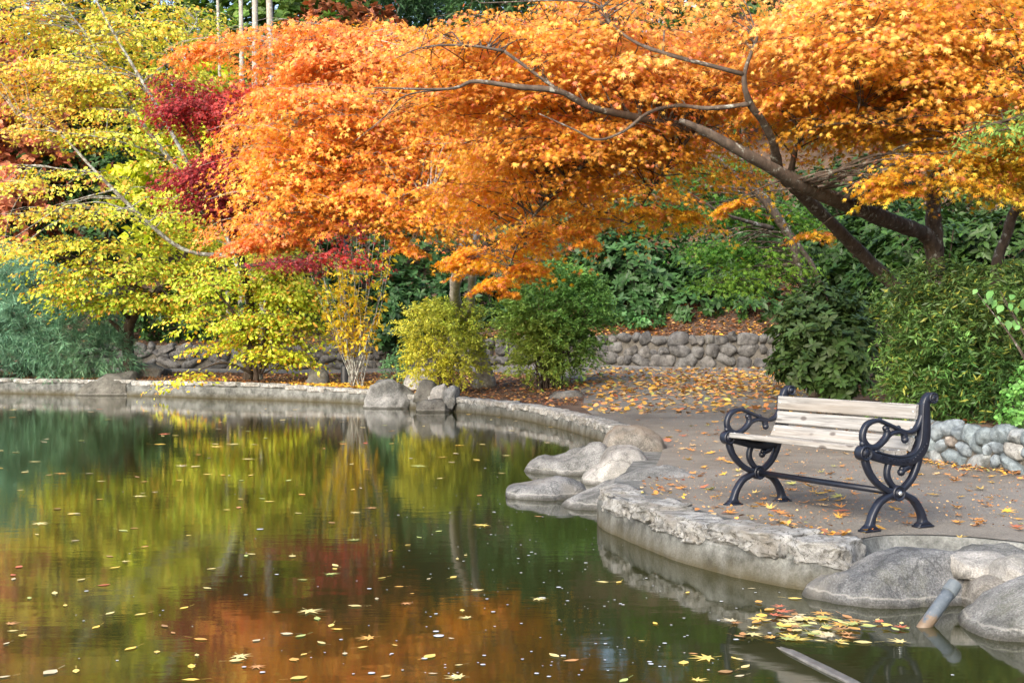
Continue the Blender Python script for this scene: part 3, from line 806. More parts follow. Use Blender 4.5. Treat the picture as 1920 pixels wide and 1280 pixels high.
    def board(name, x, z, w, t, ang):
        c, s = math.cos(ang), math.sin(ang)
        me = MB(); b = .005; w2, t2 = w / 2, t / 2
        sec = [(-w2, -t2 + b), (-w2 + b, -t2), (w2 - b, -t2), (w2, -t2 + b), (w2, t2 - b), (w2 - b, t2), (-w2 + b, t2), (-w2, t2 - b)]
        ys = np.linspace(.012, L - .012, 15)
        V = [(a, y - L / 2, bb) for y in ys for a, bb in sec]
        V = np.array(V); V[:, 2] += .0012 * np.sin(V[:, 1] * 5 + x * 40)
        Fs = [(i * 8 + j, i * 8 + (j + 1) % 8, (i + 1) * 8 + (j + 1) % 8, (i + 1) * 8 + j) for i in range(len(ys) - 1) for j in range(8)]
        Fs.append(tuple(range(8))[::-1]); Fs.append(tuple((len(ys) - 1) * 8 + j for j in range(8)))
        ob = link(name, me.add(V, Fs).mesh(name, False), M['wood'], root)
        ob.location = (x - HX, L / 2, z); ob.rotation_euler = (0, -ang, 0)
        for yy in (-L / 2 + .035, L / 2 - .035):
            W, F2 = superstone((0, yy, t2 + .001), (1, 0, 0), (0, 1, 0), .016, .016, .007, 1, e=.9, amp=0, nu=10, nv=6)
            link('bolt', MB().add(W, F2).mesh('bolt', True), M['bolt'], ob)
    # seat: front board thick, then back; slightly hollow
    board('seat_slat', -.012, .497, .085, .036, -.10)
    board('seat_slat', .082, .487, .088, .034, -.16)
    board('seat_slat', .176, .470, .088, .034, -.12)
    board('seat_slat', .270, .466, .088, .034, .06)
    # backrest
    board('back_slat', .350, .519, .090, .030, 1.08)
    board('back_slat', .389, .616, .088, .030, 1.33)
    board('back_slat', .402, .719, .096, .030, 1.50)
build_bench()

# ------------------------------------------------------------------ leaves
def tpl_maple():
    ang = [0, 38, 78, 122]; ln = [1.0, .93, .74, .42]; nt_ = [.32, .29, .24]
    R = [(0, ln[0])]
    pts = []
    right = []
    for k in range(4):
        right.append((ang[k], ln[k]))
        if k < 3: right.append(((ang[k] + ang[k + 1]) / 2, nt_[k]))
    seq = [(-a, r) for a, r in right[::-1]] + right[1:]
    V = [(0, 0, .05)]
    for a, r in seq:
        a = math.radians(a); V.append((r * math.sin(a), r * math.cos(a), -.22 * r * r))
    V.append((0, -.12, 0))
    n = len(V) - 1
    T = [(0, i + 1 if i < n else 1, i) for i in range(1, n + 1)]
    return np.array(V), np.array(T)

def tpl_lens(w=.26, fold=.06, curl=.12):
    V = [(0, 0, 0), (-w * .8, .3, fold), (-w * .85, .6, fold * .6 - curl * .3), (0, 1, -curl), (w * .85, .6, fold * .6 - curl * .3), (w * .8, .3, fold), (0, .45, -fold * .4)]
    T = [(6, 1, 0), (6, 2, 1), (6, 3, 2), (6, 4, 3), (6, 5, 4), (6, 0, 5)]
    return np.array(V), np.array(T)

def tpl_thin(w=.09):
    V = [(0, 0, 0), (-w, .45, 0), (0, 1, -.12), (w, .45, 0)]
    return np.array(V), np.array([(0, 3, 1), (1, 3, 2)])

TM, TL, TO, TN = tpl_maple(), tpl_lens(.24), tpl_lens(.36, .05, .1), tpl_thin(.11)
TB = tpl_thin(.17)

def leaves(pos, nrm, tip, size, col, tpl):
    tv, tt = tpl
    n = unit(nrm); t = tip - n * np.sum(tip * n, 1)[:, None]; t = unit(t)
    s = np.cross(t, n)
    V = pos[:, None, :] + size[:, None, None] * (tv[None, :, 0, None] * s[:, None] + tv[None, :, 1, None] * t[:, None] + tv[None, :, 2, None] * n[:, None])
    k = len(tv)
    T = tt[None] + (np.arange(len(pos)) * k)[:, None, None]
    C = np.repeat(col, k, 0)
    return V.reshape(-1, 3), T.reshape(-1, 3), C

class Foliage:
    def __init__(s): s.V, s.T, s.C, s.o = [], [], [], 0
    def add(s, V, T, C):
        s.V.append(V); s.T.append(T + s.o); s.C.append(C); s.o += len(V)
    def build(s, name, mat, parent, origin):
        V = np.concatenate(s.V) - origin
        return link(name, mesh_np(name, V, np.concatenate(s.T), np.concatenate(s.C)), mat, parent)

def blob_points(blobs, n):
    w = np.array([b[3] * b[4] * b[5] * (b[6] if len(b) > 6 else 1) for b in blobs], float); w /= w.sum()
    which = rng.choice(len(blobs), n, p=w)
    out = np.zeros((n, 3))
    for i, b in enumerate(blobs):
        m = which == i; k = m.sum()
        if not k: continue
        d = unit(rng.normal(size=(k, 3))); r = rng.random(k) ** (1 / 2.2)
        c = P(b[0], b[1], b[2]); rad = np.array([b[3] * b[2] / F, b[5], b[4] * b[2] / F])
        out[m] = c + d * r[:, None] * rad
    return out, which

def pigment(points, ctrl):
    """leaf pigment varying through the crown; ctrl = [(px, py, srgb)], weights by bearing"""
    px = 960 + points[:, 0] / points[:, 1] * F; py = 640 - (points[:, 2] - CAM) / points[:, 1] * F
    a = np.array([(c[0], c[1]) for c in ctrl], float); col = np.array([lin(c[2]) for c in ctrl])
    d2 = (px[:, None] - a[:, 0]) ** 2 + (py[:, None] - a[:, 1]) ** 2
    w = 1 / (d2 + 2500) ** 1.5
    return (w[:, :, None] * col).sum(1) / w.sum(1)[:, None]

def jitter(col, leaf_j=.16, alt=None, alt_p=.0):
    n = len(col)
    c = col * np.exp(rng.normal(0, leaf_j, (n, 1))) * np.exp(rng.normal(0, leaf_j * .35, (n, 3)))
    if alt:
        for a, p in alt:
            m = rng.random(n) < p
            c[m] = c[m] * .3 + lin(a) * .7
    return np.clip(c, .002, .9)

def limb_points(limbs):
    """polyline limbs in (px, py, Y, r) -> sampled points and radii"""
    out = []
    for L in limbs:
        a = np.array([[*P(*q[:3]), q[3]] for q in L])
        out.append(catmull(a, 6))
    return out

def tree(name, label, cat, limbs, blobs, npads, R, per, size, tpl, ctrl, bark='bark_brown', mat='leaf_maple', alt=(), leaf_j=.16, pad_j=.14, twigs=4, droop=.5, base=None, group=None, tilt=.68, flat=.13, sides=10, connect=True, tw_r=.007, ground=True, light=.56):
    lp = limb_points(limbs)
    b = lp[0][0, :3].copy()
    if ground:
        gnd = tz(b[0], b[1])
        if b[2] > gnd - .05:
            lp[0] = np.vstack([[b[0], b[1], gnd - .15, lp[0][0, 3] * 1.35], [b[0], b[1], (gnd + b[2]) / 2, lp[0][0, 3] * 1.1], lp[0]]) if b[2] > gnd + .3 else np.vstack([[b[0], b[1], gnd - .15, lp[0][0, 3] * 1.3], lp[0]])
        b[2] = gnd
    root = empty(name, tuple(b), label, cat, group)
    mb = MB()
    for L in lp: tube(mb, L[:, :3], L[:, 3] * (1 + .06 * rng.normal(size=len(L))), sides, wob=.05)
    allp = np.vstack(lp)
    cen, which = blob_points(blobs, npads)
    fo = Foliage()
    crown_c = cen.mean(0)
    pcol = np.minimum(pigment(cen, ctrl) ** light, .9) * ([1, 1, .62] if light < .9 else [1, 1, 1]) * np.exp(rng.normal(0, pad_j, (npads, 1)))
    # pads: flat drooping layers of leaves
    Rp = R * rng.uniform(.6, 1.3, npads) * np.array([b_[7] if len(b_) > 7 else 1.0 for b_ in blobs])[which]
    u = rng.random((npads, per)); th = rng.uniform(0, 2 * math.pi, (npads, per))
    # lobed pad outline made of a few finger branches
    fing = rng.uniform(0, 2 * math.pi, (npads, 1)); lob = 1 + .35 * np.cos(3 * (th - fing)) * (u > .25)
    r = np.sqrt(u) * lob * Rp[:, None]
    rel = r / Rp[:, None]
    off = np.stack([r * np.cos(th), r * np.sin(th), -droop * .35 * rel ** 2 * Rp[:, None] + rng.normal(0, flat, (npads, per)) * Rp[:, None]], -1)
    # tilt whole pad a little outward
    od = unit((cen - crown_c) * [1, 1, 0])
    slope = -(od[:, None, 0] * off[..., 0] + od[:, None, 1] * off[..., 1]) * rng.uniform(0, .35, (npads, 1))
    off[..., 2] += slope
    pos = (cen[:, None] + off).reshape(-1, 3)
    rad = np.stack([np.cos(th), np.sin(th), np.zeros_like(th)], -1).reshape(-1, 3)
    m = len(pos)
    nrm = np.array([0, 0, 1.0]) * (1 - tilt * .5) + rad * .25 + np.repeat(od, per, 0) * .35 * tilt + rng.normal(0, .55 * tilt, (m, 3))
    tip = rad * .8 + np.array([0, 0, -.55]) + rng.normal(0, .5, (m, 3))
    col = jitter(np.repeat(pcol, per, 0), leaf_j, alt)
    fo.add(*leaves(pos, nrm, tip, size * rng.uniform(.5, 1.2, m), col, tpl))
    if connect:
        for i in range(npads):
            c = cen[i]
            d = np.linalg.norm((allp[:, :3] - c) * [1, 1, 1.6], axis=1) + np.where(allp[:, 2] > c[2] + .3, 1.0, 0)
            d = d * rng.uniform(1, 1.55, len(d))
            a = allp[int(np.argmin(d))]
            ln = np.linalg.norm(c - a[:3])
            if ln > .12:
                mid = (a[:3] + c) / 2 + [0, 0, .10 * ln] + rng.normal(0, .05 * ln, 3)
                k = catmull([a[:3], mid, c], 4)
                r0 = min(a[3] * .6, tw_r * (1.0 + ln * 1.0))
                tube(mb, k, np.linspace(r0, tw_r * .7, len(k)), 5, cap=False)
            for _ in range(twigs):
                aa = rng.uniform(0, 2 * math.pi); rr = Rp[i] * rng.uniform(.6, 1.0)
                e = c + [rr * math.cos(aa), rr * math.sin(aa), -droop * .3 * rr * .8]
                k = catmull([c, (c + e) / 2 + [rng.normal(0, .05) * rr, rng.normal(0, .05) * rr, .08 * rr], e], 2)
                tube(mb, k, np.linspace(tw_r * .7, tw_r * .3, len(k)), 4, cap=False)
    link('trunk', mb.mesh('trunk', True, b), M[bark], root)
    fo.build('crown', M[mat], root, b)
    return root

def sprays(fo, o, ax, ln, per, size, tpl, col, spread=.7, droop=.0, leaf_j=.15, alt=(), sym=False):
    """leaves set along short stems: o origins, ax directions"""
    n = len(o); ax = unit(ax)
    t = rng.random((n, per)) ** .8
    l = (ln * rng.uniform(.6, 1.3, n))[:, None]
    base = o[:, None] + ax[:, None] * (t * l)[..., None]
    base[..., 2] -= droop * (t * l) ** 2 / max(ln, 1e-6)
    rnd = unit(rng.normal(size=(n, per, 3)))
    side = rnd - ax[:, None] * np.sum(rnd * ax[:, None], -1, keepdims=True)
    tip = ax[:, None] * (1 - spread) + unit(side) * spread + np.array([0, 0, -droop * .5])
    nr = np.array([0, 0, .8]) + rng.normal(0, .5, (n, per, 3))
    c = jitter(np.repeat(col, per, 0), leaf_j, alt)
    m = n * per
    fo.add(*leaves(base.reshape(-1, 3), nr.reshape(-1, 3), tip.reshape(-1, 3), size * rng.uniform(.6, 1.25, m), c, tpl))

def whorls(fo, o, ax, per, size, tpl, col, leaf_j=.15, alt=(), fall=.25):
    n = len(o); ax = unit(ax)
    ref = unit(np.cross(ax, rng.normal(size=(n, 3)))); w = np.cross(ax, ref)
    a = np.arange(per) / per * 2 * math.pi + rng.uniform(0, 6, (n, 1)) + rng.normal(0, .2, (n, per))
    rad = np.cos(a)[..., None] * ref[:, None] + np.sin(a)[..., None] * w[:, None]
    tip = rad + ax[:, None] * rng.uniform(-.15, .55, (n, per, 1)) + np.array([0, 0, -fall])
    nr = ax[:, None] * .9 - rad * .25 + rng.normal(0, .18, (n, per, 3))
    pos = np.repeat(o, per, 0) + ax.repeat(per, 0) * rng.normal(0, .02, (n * per, 1))
    c = jitter(np.repeat(col, per, 0), leaf_j, alt)
    fo.add(*leaves(pos, nr.reshape(-1, 3), tip.reshape(-1, 3), size * rng.uniform(.65, 1.2, n * per), c, tpl))

def shell_points(blobs, n, lo=.55):
    w = np.array([(b[3] * b[4] * b[5]) ** (2 / 3) * (b[2] / 30) for b in blobs]); w = w / w.sum()
    which = rng.choice(len(blobs), n, p=w)
    o = np.zeros((n, 3)); ax = np.zeros((n, 3)); rr = np.zeros(n)
    for i, b in enumerate(blobs):
        m = which == i; k = m.sum()
        if not k: continue
        d = unit(rng.normal(size=(k, 3)) * [1, 1, 1])
        c = P(b[0], b[1], b[2]); rad = np.array([b[3] * b[2] / F, b[5], b[4] * b[2] / F])
        lump = 1 + .26 * vnoise(d * 3.1 + i * 7.7, 3) + .18 * vnoise(d * 7 + i, 6)
        r = (lo + (1 - lo) * rng.random(k) ** .6) * lump
        o[m] = c + d * r[:, None] * rad
        ax[m] = d / rad * rad.min(); rr[m] = r
    return o, unit(ax), rr

def shrub(name, label, cat, base, blobs, kind, n, per, size, ctrl, mat='leaf', bark='bark_dark', tpl=None, nstem=16, stem_r=.012, ln=.3, spread=.7, droop=.2, alt=(), up=.5, lo=.5, leaf_j=.15, group=None, pad_j=.15, floor=True, part='foliage'):
    b = P(*base)
    b[2] = tz(b[0], b[1])
    root = empty(name, tuple(b), label, cat, group)
    o, ax, rr = shell_points(blobs, n, lo)
    if floor:
        keep = o[:, 2] > gz(o[:, :2]) + .03
        o, ax, rr = o[keep], ax[keep], rr[keep]
    ax = unit(ax + np.array([0, 0, up]) + rng.normal(0, .25, ax.shape))
    col = pigment(o, ctrl) * np.exp(rng.normal(0, pad_j, (len(o), 1)))
    fo = Foliage()
    if kind == 'whorl': whorls(fo, o, ax, per, size, tpl or TL, col, leaf_j, alt)
    else: sprays(fo, o, ax, ln, per, size, tpl or TN, col, spread, droop, leaf_j, alt)
    mb = MB()
    for k in rng.choice(len(o), min(nstem, len(o)), replace=False):
        e = o[k]; s = b + [rng.normal(0, .12) , rng.normal(0, .12), -.05]
        mid = s * .5 + e * .5 + [(e[0] - s[0]) * -.15, (e[1] - s[1]) * -.15, abs(e[2] - s[2]) * .12]
        kk = catmull([s, mid, e], 5)
        tube(mb, kk, np.linspace(stem_r, stem_r * .35, len(kk)), 5, cap=False)
    link('stem', mb.mesh('stem', True, b), M[bark], root)
    fo.build(part, M[mat], root, b)
    return root
#VEG
# ================================================================== VEGETATION
ORANGE = [(440, 450, (230, 100, 56)), (480, 130, (228, 106, 58)), (620, 120, (230, 116, 62)), (760, 110, (230, 122, 62)), (560, 260, (234, 132, 46)), (560, 370, (234, 132, 42)), (720, 220, (232, 130, 52)),
          (700, 360, (232, 118, 42)), (800, 430, (228, 132, 34)), (900, 80, (234, 126, 46)), (1000, 200, (232, 124, 44)), (960, 480, (238, 128, 24)), (960, 380, (234, 122, 40)), (1150, 100, (232, 132, 52)),
          (1250, 60, (226, 128, 74)), (1180, 330, (232, 130, 36)), (1260, 400, (224, 150, 30)), (1450, 80, (226, 134, 72)), (1650, 60, (224, 142, 62)), (1850, 60, (226, 144, 58)), (1600, 200, (224, 134, 50)),
          (1800, 220, (226, 138, 48)), (1400, 250, (232, 122, 28)), (1550, 290, (196, 142, 28)), (1620, 320, (202, 138, 26)), (1800, 300, (196, 136, 26)), (1900, 320, (178, 140, 30)), (1720, 290, (206, 134, 28)), (1560, 420, (228, 150, 28)), (1380, 350, (226, 144, 26))]
PINK = [((218, 122, 104), .16), ((238, 170, 50), .12), ((240, 186, 120), .04)]

def tpl_maple5():
    V = [(0, 0, .05)]
    for a, r in ((-118, .5), (-90, .26), (-58, .86), (-30, .34), (0, 1.0), (30, .34), (58, .86), (90, .26), (118, .5)):
        a = math.radians(a); V.append((r * math.sin(a), r * math.cos(a), -.22 * r * r))
    n = len(V) - 1
    return np.array(V), np.array([(0, i + 1 if i < n else 1, i) for i in range(1, n + 1)])
TM5 = tpl_maple5()

# --- right hand maple with the forked trunk (nearest the bench)
tree('maple_tree', 'orange maple with a thick forked brown trunk rising behind the bamboo', 'tree',
     [[(1762, 640, 16.6, 0.1428), (1757, 560, 16.5, 0.1218), (1752, 450, 16.4, 0.1092), (1750, 390, 16.3, 0.0924), (1752, 320, 16.1, 0.0840), (1745, 240, 15.8, 0.0672), (1765, 140, 15.2, 0.0462), (1800, 20, 14.6, 0.0252)],
      [(1755, 470, 16.4, 0.1008), (1735, 440, 16.3, 0.1050), (1700, 426, 15.9, 0.1008), (1620, 396, 15.1, 0.0907), (1530, 360, 14.3, 0.0823), (1478, 333, 13.9, 0.0739), (1400, 290, 13.5, 0.0613), (1320, 246, 13.3, 0.0470), (1275, 226, 13.2, 0.0252)],
      [(1750, 300, 16, 0.0420), (1700, 225, 15, 0.0294), (1665, 210, 14, 0.0235), (1610, 195, 13.6, 0.0101)], [(1700, 225, 15, 0.0252), (1672, 190, 14.4, 0.0210), (1665, 165, 14, 0.0126)],
      [(1745, 240, 15.8, 0.0420), (1640, 140, 14.5, 0.0252), (1560, 60, 13.8, 0.0168)], [(1745, 250, 15.8, 0.0420), (1850, 190, 14, 0.0294), (1960, 150, 13, 0.0168)],
      [(1480, 333, 15.1, 0.0420), (1500, 260, 14.5, 0.0252), (1540, 235, 13.9, 0.0168), (1640, 230, 13.4, 0.0101)]],
     [(1600, 80, 13.8, 200, 130, 2.0), (1820, 70, 13.8, 200, 140, 2.2), (1500, 170, 14.6, 150, 80, 1.3), (1680, 190, 14.2, 230, 70, 1.6), (1850, 230, 13.6, 130, 90, 1.5), (1950, 260, 13.3, 90, 100, 1.3),
      (1660, 296, 13.8, 70, 18, .9), (1730, 300, 13.4, 100, 26, .9), (1820, 315, 13.2, 120, 38, .9), (1900, 330, 13.2, 90, 35, .9), (1535, 425, 14.6, 24, 16, .2, 16, .36), (1570, 452, 14.6, 12, 8, .15, 30, .28), (1640, 345, 13.6, 50, 18, .3, 12, .42), (1690, 360, 13.6, 30, 12, .2, 18, .34), (1365, 372, 14.6, 26, 12, .2, 18, .34)],
     330, .60, 235, .056, TM, ORANGE, alt=PINK, droop=.7, flat=.06)

# --- leaning maple of the middle
tree('maple_tree', 'leaning maple with a slanting brown trunk and wide orange crown over the path', 'tree',
     [[(1715, 580, 17.0, 0.1050), (1695, 553, 16.9, 0.0966), (1640, 500, 16.7, 0.0840), (1560, 420, 15.7, 0.0773), (1500, 362, 14.9, 0.0697), (1462, 322, 14.3, 0.0588), (1450, 268, 13.8, 0.0479), (1428, 225, 13.5, 0.0420), (1405, 192, 13.3, 0.0361), (1396, 140, 13.2, 0.0252), (1420, 70, 13.2, 0.0151)],
      [(1406, 194, 13.3, 0.0294), (1370, 200, 13.3, 0.0252), (1320, 203, 13.3, 0.0218), (1270, 198, 13.7, 0.0202), (1215, 212, 13.6, 0.0185), (1170, 246, 13.5, 0.0151), (1120, 262, 13.5, 0.0126), (1075, 242, 13.5, 0.0101), (1010, 213, 13.5, 0.0050)],
      [(1300, 246, 14.7, 0.0420), (1200, 222, 14.2, 0.0420), (1110, 202, 13.8, 0.0353), (1050, 172, 13.6, 0.0336), (970, 163, 13.5, 0.0302), (890, 153, 13.5, 0.0218), (840, 167, 13.5, 0.0151), (700, 165, 13.6, 0.0067)],
      [(1396, 140, 13.2, 0.0235), (1220, 92, 13.2, 0.0185), (1150, 50, 13.4, 0.0151), (1100, 4, 13.3, 0.0118), (900, 6, 13.4, 0.0050)],
      [(945, 96, 13.6, 0.0168), (880, 86, 13.6, 0.0151), (800, 88, 13.6, 0.0084), (740, 110, 13.7, 0.0034)], [(1050, 172, 13.6, 0.0235), (945, 96, 13.6, 0.0168)],
      [(840, 167, 13.5, 0.0101), (760, 180, 13.7, 0.0084), (720, 220, 14, 0.0067), (662, 268, 14.3, 0.0034)],
      [(1200, 222, 14.2, 0.0336), (1080, 320, 15.5, 0.0252), (990, 420, 16.6, 0.0168), (955, 500, 17.2, 0.0084)], [(1300, 246, 14.7, 0.0252), (1240, 330, 15.4, 0.0168), (1180, 420, 16.2, 0.0101)]],
     [(1250, 90, 14.6, 190, 120, 1.6), (1050, 90, 14.8, 160, 110, 1.5), (1080, 220, 15.4, 240, 95, 1.4), (1230, 250, 15.4, 160, 60, 1.2), (1320, 140, 15.0, 110, 90, 1.1), (960, 300, 16.4, 190, 80, 1.3), (1000, 390, 17.0, 150, 70, 1.1),
      (965, 470, 17.4, 75, 45, .7), (950, 520, 17.4, 35, 32, .4), (1130, 330, 15.8, 150, 60, 1.1), (1110, 400, 16.6, 55, 60, .6), (1250, 390, 16.2, 85, 24, .6), (1370, 330, 15.6, 70, 40, .5), (880, 130, 15.0, 110, 90, 1.2),
      (1350, 275, 16.4, 50, 25, .5),
      (930, 530, 17.4, 20, 22, .3, 14, .42), (985, 505, 17.3, 20, 20, .3, 14, .42), (950, 548, 17.4, 12, 10, .2, 30, .3), (1108, 452, 16.4, 14, 22, .2, 24, .34), (1085, 430, 16.5, 20, 20, .2, 18, .4), (1235, 396, 16, 60, 10, .3, 12, .42), (1300, 400, 15.9, 30, 9, .2, 18, .36), (870, 480, 18, 18, 18, .3, 16, .42)],
     310, .62, 235, .058, TM, ORANGE, alt=PINK, droop=.8, flat=.06)

# --- orange red maple on twin grey trunks (far bank)
tree('maple_tree', 'broad orange red maple on two smooth pale grey trunks beside the far path', 'tree',
     [[(908, 697, 28.8, .22), (888, 630, 28.6, .16), (860, 580, 28.0, .13), (853, 545, 27.4, .118), (862, 482, 26.4, .105), (880, 420, 25.8, .09), (860, 330, 24.8, .07), (760, 262, 23, .05), (640, 232, 21.6, .03), (520, 240, 20.8, .015)],
      [(880, 610, 28.4, .10), (884, 545, 27.4, .085), (888, 500, 26.6, .078), (897, 430, 26.2, .07), (940, 350, 25.4, .05), (1000, 300, 24.6, .03)],
      [(860, 330, 24.8, .05), (760, 350, 22.6, .035), (640, 330, 21.2, .022), (540, 400, 20.4, .012)], [(760, 262, 23, .04), (700, 150, 22, .03), (560, 90, 21.2, .015)],
      [(815, 345, 20, .018), (770, 360, 20.2, .022), (735, 375, 20.4, .012)], [(822, 345, 20, .016), (808, 380, 20.1, .014), (800, 410, 20.2, .008)], [(760, 365, 21, .02), (815, 345, 20, .018)]],
     [(720, 120, 21.5, 200, 75, 2.0), (560, 110, 21.3, 140, 60, 1.5), (430, 80, 21.2, 60, 35, .8), (620, 210, 21.2, 190, 75, 1.8), (540, 280, 20.8, 130, 60, 1.4), (730, 290, 21.2, 170, 80, 1.6), (560, 360, 20.6, 110, 60, 1.2), (500, 425, 20.5, 70, 36, .8),
      (680, 370, 20.8, 150, 45, 1.2), (800, 395, 20.6, 80, 44, .9), (850, 320, 22, 110, 60, 1.3), (765, 445, 20.6, 30, 26, .4), (850, 220, 22, 120, 80, 1.4), (930, 425, 21, 50, 16, .5),
      (772, 470, 20.6, 10, 24, .2, 24, .3), (745, 445, 20.6, 20, 16, .3, 14, .38), (455, 455, 20.3, 26, 10, .3, 14, .38), (520, 452, 20.4, 30, 10, .3, 12, .38), (600, 420, 20.5, 30, 10, .3, 12, .4), (360, 90, 20.8, 30, 14, .4, 12, .45)],
     340, .82, 235, .070, TM5, ORANGE, bark='bark_grey', alt=[((216, 104, 86), .13), ((240, 160, 50), .10), ((236, 150, 110), .05)], droop=.8, flat=.06)

# --- slim double trunk maple still green, middle of the slope
GREENM = [(1250, 420, (70, 112, 44)), (1400, 420, (76, 122, 46)), (1460, 520, (104, 138, 48)), (1380, 480, (66, 112, 46)), (1440, 560, (136, 160, 52))]
tree('maple_tree', 'slim two stemmed maple still holding lime green leaves on the slope', 'tree',
     [[(1530, 620, 21.5, .10), (1508, 540, 21.4, .085), (1482, 450, 21.2, .075), (1440, 385, 21.0, .065), (1400, 345, 20.8, .05), (1330, 285, 20.5, .035)],
      [(1552, 620, 21.7, .07), (1532, 520, 21.6, .055), (1498, 462, 21.5, .05), (1450, 390, 21.3, .045), (1410, 330, 21.2, .04), (1390, 230, 20.8, .02)],
      [(1448, 428, 21.1, .045), (1400, 415, 20.6, .032), (1350, 397, 20.2, .02), (1290, 360, 20, .01)]],
     [(1420, 400, 22, 90, 22, .7), (1390, 470, 21.6, 90, 18, .7), (1440, 500, 21.2, 70, 15, .6), (1370, 530, 21.4, 70, 14, .6), (1260, 400, 22.5, 90, 24, .7), (1480, 420, 21.8, 60, 20, .6), (1430, 560, 21, 18, 14, .2), (1330, 330, 22, 90, 30, .8)],
     70, .55, 110, .07, TM5, GREENM, bark='bark_brown', alt=[((120, 150, 50), .12)], droop=.5, light=1.0)

# --- curved stem at the frame edge
tree('maple_tree', 'small maple with a curved slender stem against the dark evergreen slope', 'tree',
     [[(1862, 570, 17.5, .085), (1870, 490, 17.4, .075), (1888, 440, 17.3, .07), (1902, 395, 17.2, .065), (1945, 330, 17, .05), (2000, 220, 16.6, .03)]],
     [(1960, 280, 16.5, 80, 90, .9), (1890, 365, 16.6, 36, 20, .3)], 50, .45, 70, .09, TM, [(1900, 300, (196, 146, 36)), (2000, 200, (220, 140, 40))], droop=.6)

# --- dark red maple
RED = [(340, 190, (150, 52, 56)), (400, 240, (168, 60, 58)), (420, 330, (134, 48, 58)), (480, 200, (184, 70, 56)), (560, 490, (140, 50, 54)), (650, 480, (178, 62, 54))]
tree('maple_tree', 'dark crimson maple with layered sprays between the yellow and orange crowns', 'tree',
     [[(466, 700, 33.2, .13), (472, 600, 32.8, .11), (455, 500, 31.4, .10), (430, 425, 30.4, .085), (405, 330, 29.4, .06), (350, 240, 28.8, .035), (290, 160, 28.4, .012)],
      [(430, 425, 30.2, .05), (380, 345, 29, .035), (320, 345, 28.6, .015)], [(405, 330, 29.4, .05), (420, 230, 28.6, .03), (470, 180, 28.2, .015)], [(455, 500, 30.8, .05), (540, 490, 29, .03), (650, 480, 28.2, .012)]],
     [(330, 170, 28.6, 50, 22, .7), (370, 205, 28.5, 90, 32, .9), (440, 235, 28.4, 80, 55, 1.0), (420, 300, 28.6, 70, 50, .9), (345, 335, 28.4, 62, 30, .8), (420, 350, 28.6, 90, 60, 1.0), (450, 400, 28.8, 60, 36, .8), (380, 395, 28.6, 50, 14, .5), (545, 495, 28, 50, 18, .5), (650, 480, 28, 60, 16, .5), (470, 180, 28.2, 60, 28, .8), (640, 430, 28.4, 70, 20, .5)],
     150, .66, 120, .085, TM5, RED, bark='bark_dark', alt=[((206, 80, 72), .14), ((96, 44, 34), .14), ((186, 100, 106), .10)], droop=.6, light=.95)

# --- yellow trees
YEL = [(40, 40, (238, 184, 70)), (200, 60, (238, 196, 66)), (60, 180, (232, 130, 62)), (20, 240, (226, 120, 60)), (250, 160, (236, 200, 60)), (330, 60, (234, 200, 62)), (160, 300, (204, 198, 60)), (300, 250, (206, 202, 62)), (60, 330, (238, 190, 66)),
       (60, 440, (240, 176, 66)), (200, 420, (222, 192, 60)), (120, 500, (196, 188, 46)), (260, 520, (170, 178, 40)), (330, 420, (216, 200, 56)), (200, 590, (164, 176, 40)), (400, 560, (160, 174, 40)), (520, 490, (226, 206, 66)), (560, 560, (180, 184, 44)), (500, 640, (212, 190, 26)), (380, 690, (214, 176, 24)), (450, 600, (170, 178, 38))]
YEL = [(a, b, (c[0] * .91, min(255, c[1] * 1.03), min(255, c[2] * 1.2))) for a, b, c in YEL]
YALT = [((160, 180, 54), .28), ((244, 206, 110), .10), ((234, 150, 66), .13), ((216, 120, 60), .04)]
tree('dogwood_tree', 'tall yellow leaved tree with long pale stems slanting up out of the crimson maple', 'tree',
     [[(484, 700, 33.2, 0.102), (474, 600, 33.2, 0.088), (440, 480, 33.4, 0.075), (400, 395, 33.4, 0.068), (315, 295, 33.2, 0.058), (232, 182, 33, 0.048), (176, 85, 32.8, 0.034), (120, 10, 32.8, 0.020), (80, -60, 33, 0.014)],
      [(440, 480, 33.4, 0.061), (350, 470, 33, 0.054), (277, 417, 32.6, 0.054), (182, 325, 32.2, 0.041), (110, 250, 32, 0.024), (30, 215, 31.8, 0.010)],
      [(400, 395, 33.4, 0.054), (300, 210, 32.4, 0.048), (232, 95, 32.2, 0.037), (190, 20, 32, 0.027), (150, -60, 32, 0.014)], [(232, 182, 33, 0.034), (320, 110, 33, 0.024), (370, 40, 33, 0.014)],
      [(182, 325, 32.2, 0.027), (60, 310, 31.6, 0.014)], [(315, 295, 33.2, 0.034), (200, 260, 32, 0.020), (40, 240, 31.4, 0.008)]],
     [(90, 40, 33.5, 150, 80, 2.2), (260, 50, 33.8, 160, 80, 2.2), (60, 150, 33, 110, 60, 2.0), (190, 150, 33, 140, 60, 2.0), (330, 140, 34.2, 100, 60, 1.6), (130, 240, 32.6, 170, 50, 1.8), (270, 250, 33, 100, 50, 1.5), (60, 330, 32.2, 90, 40, 1.5),
      (220, 330, 32.6, 130, 26, 1.4), (340, 320, 33.4, 80, 40, 1.2), (100, 400, 32.2, 120, 28, 1.4), (240, 410, 32.5, 120, 24, 1.3), (380, 60, 34.4, 70, 60, 1.2), (390, 420, 34, 60, 50, 1.0), (310, 385, 33, 70, 18, 1.0), (20, 460, 31.6, 60, 20, .8), (390, 165, 34.6, 40, 26, .8)],
     200, .95, 130, .115, TO, YEL, bark='bark_lichen', light=.64, mat='leaf_soft', alt=YALT, droop=.6, tw_r=.010, flat=.045)
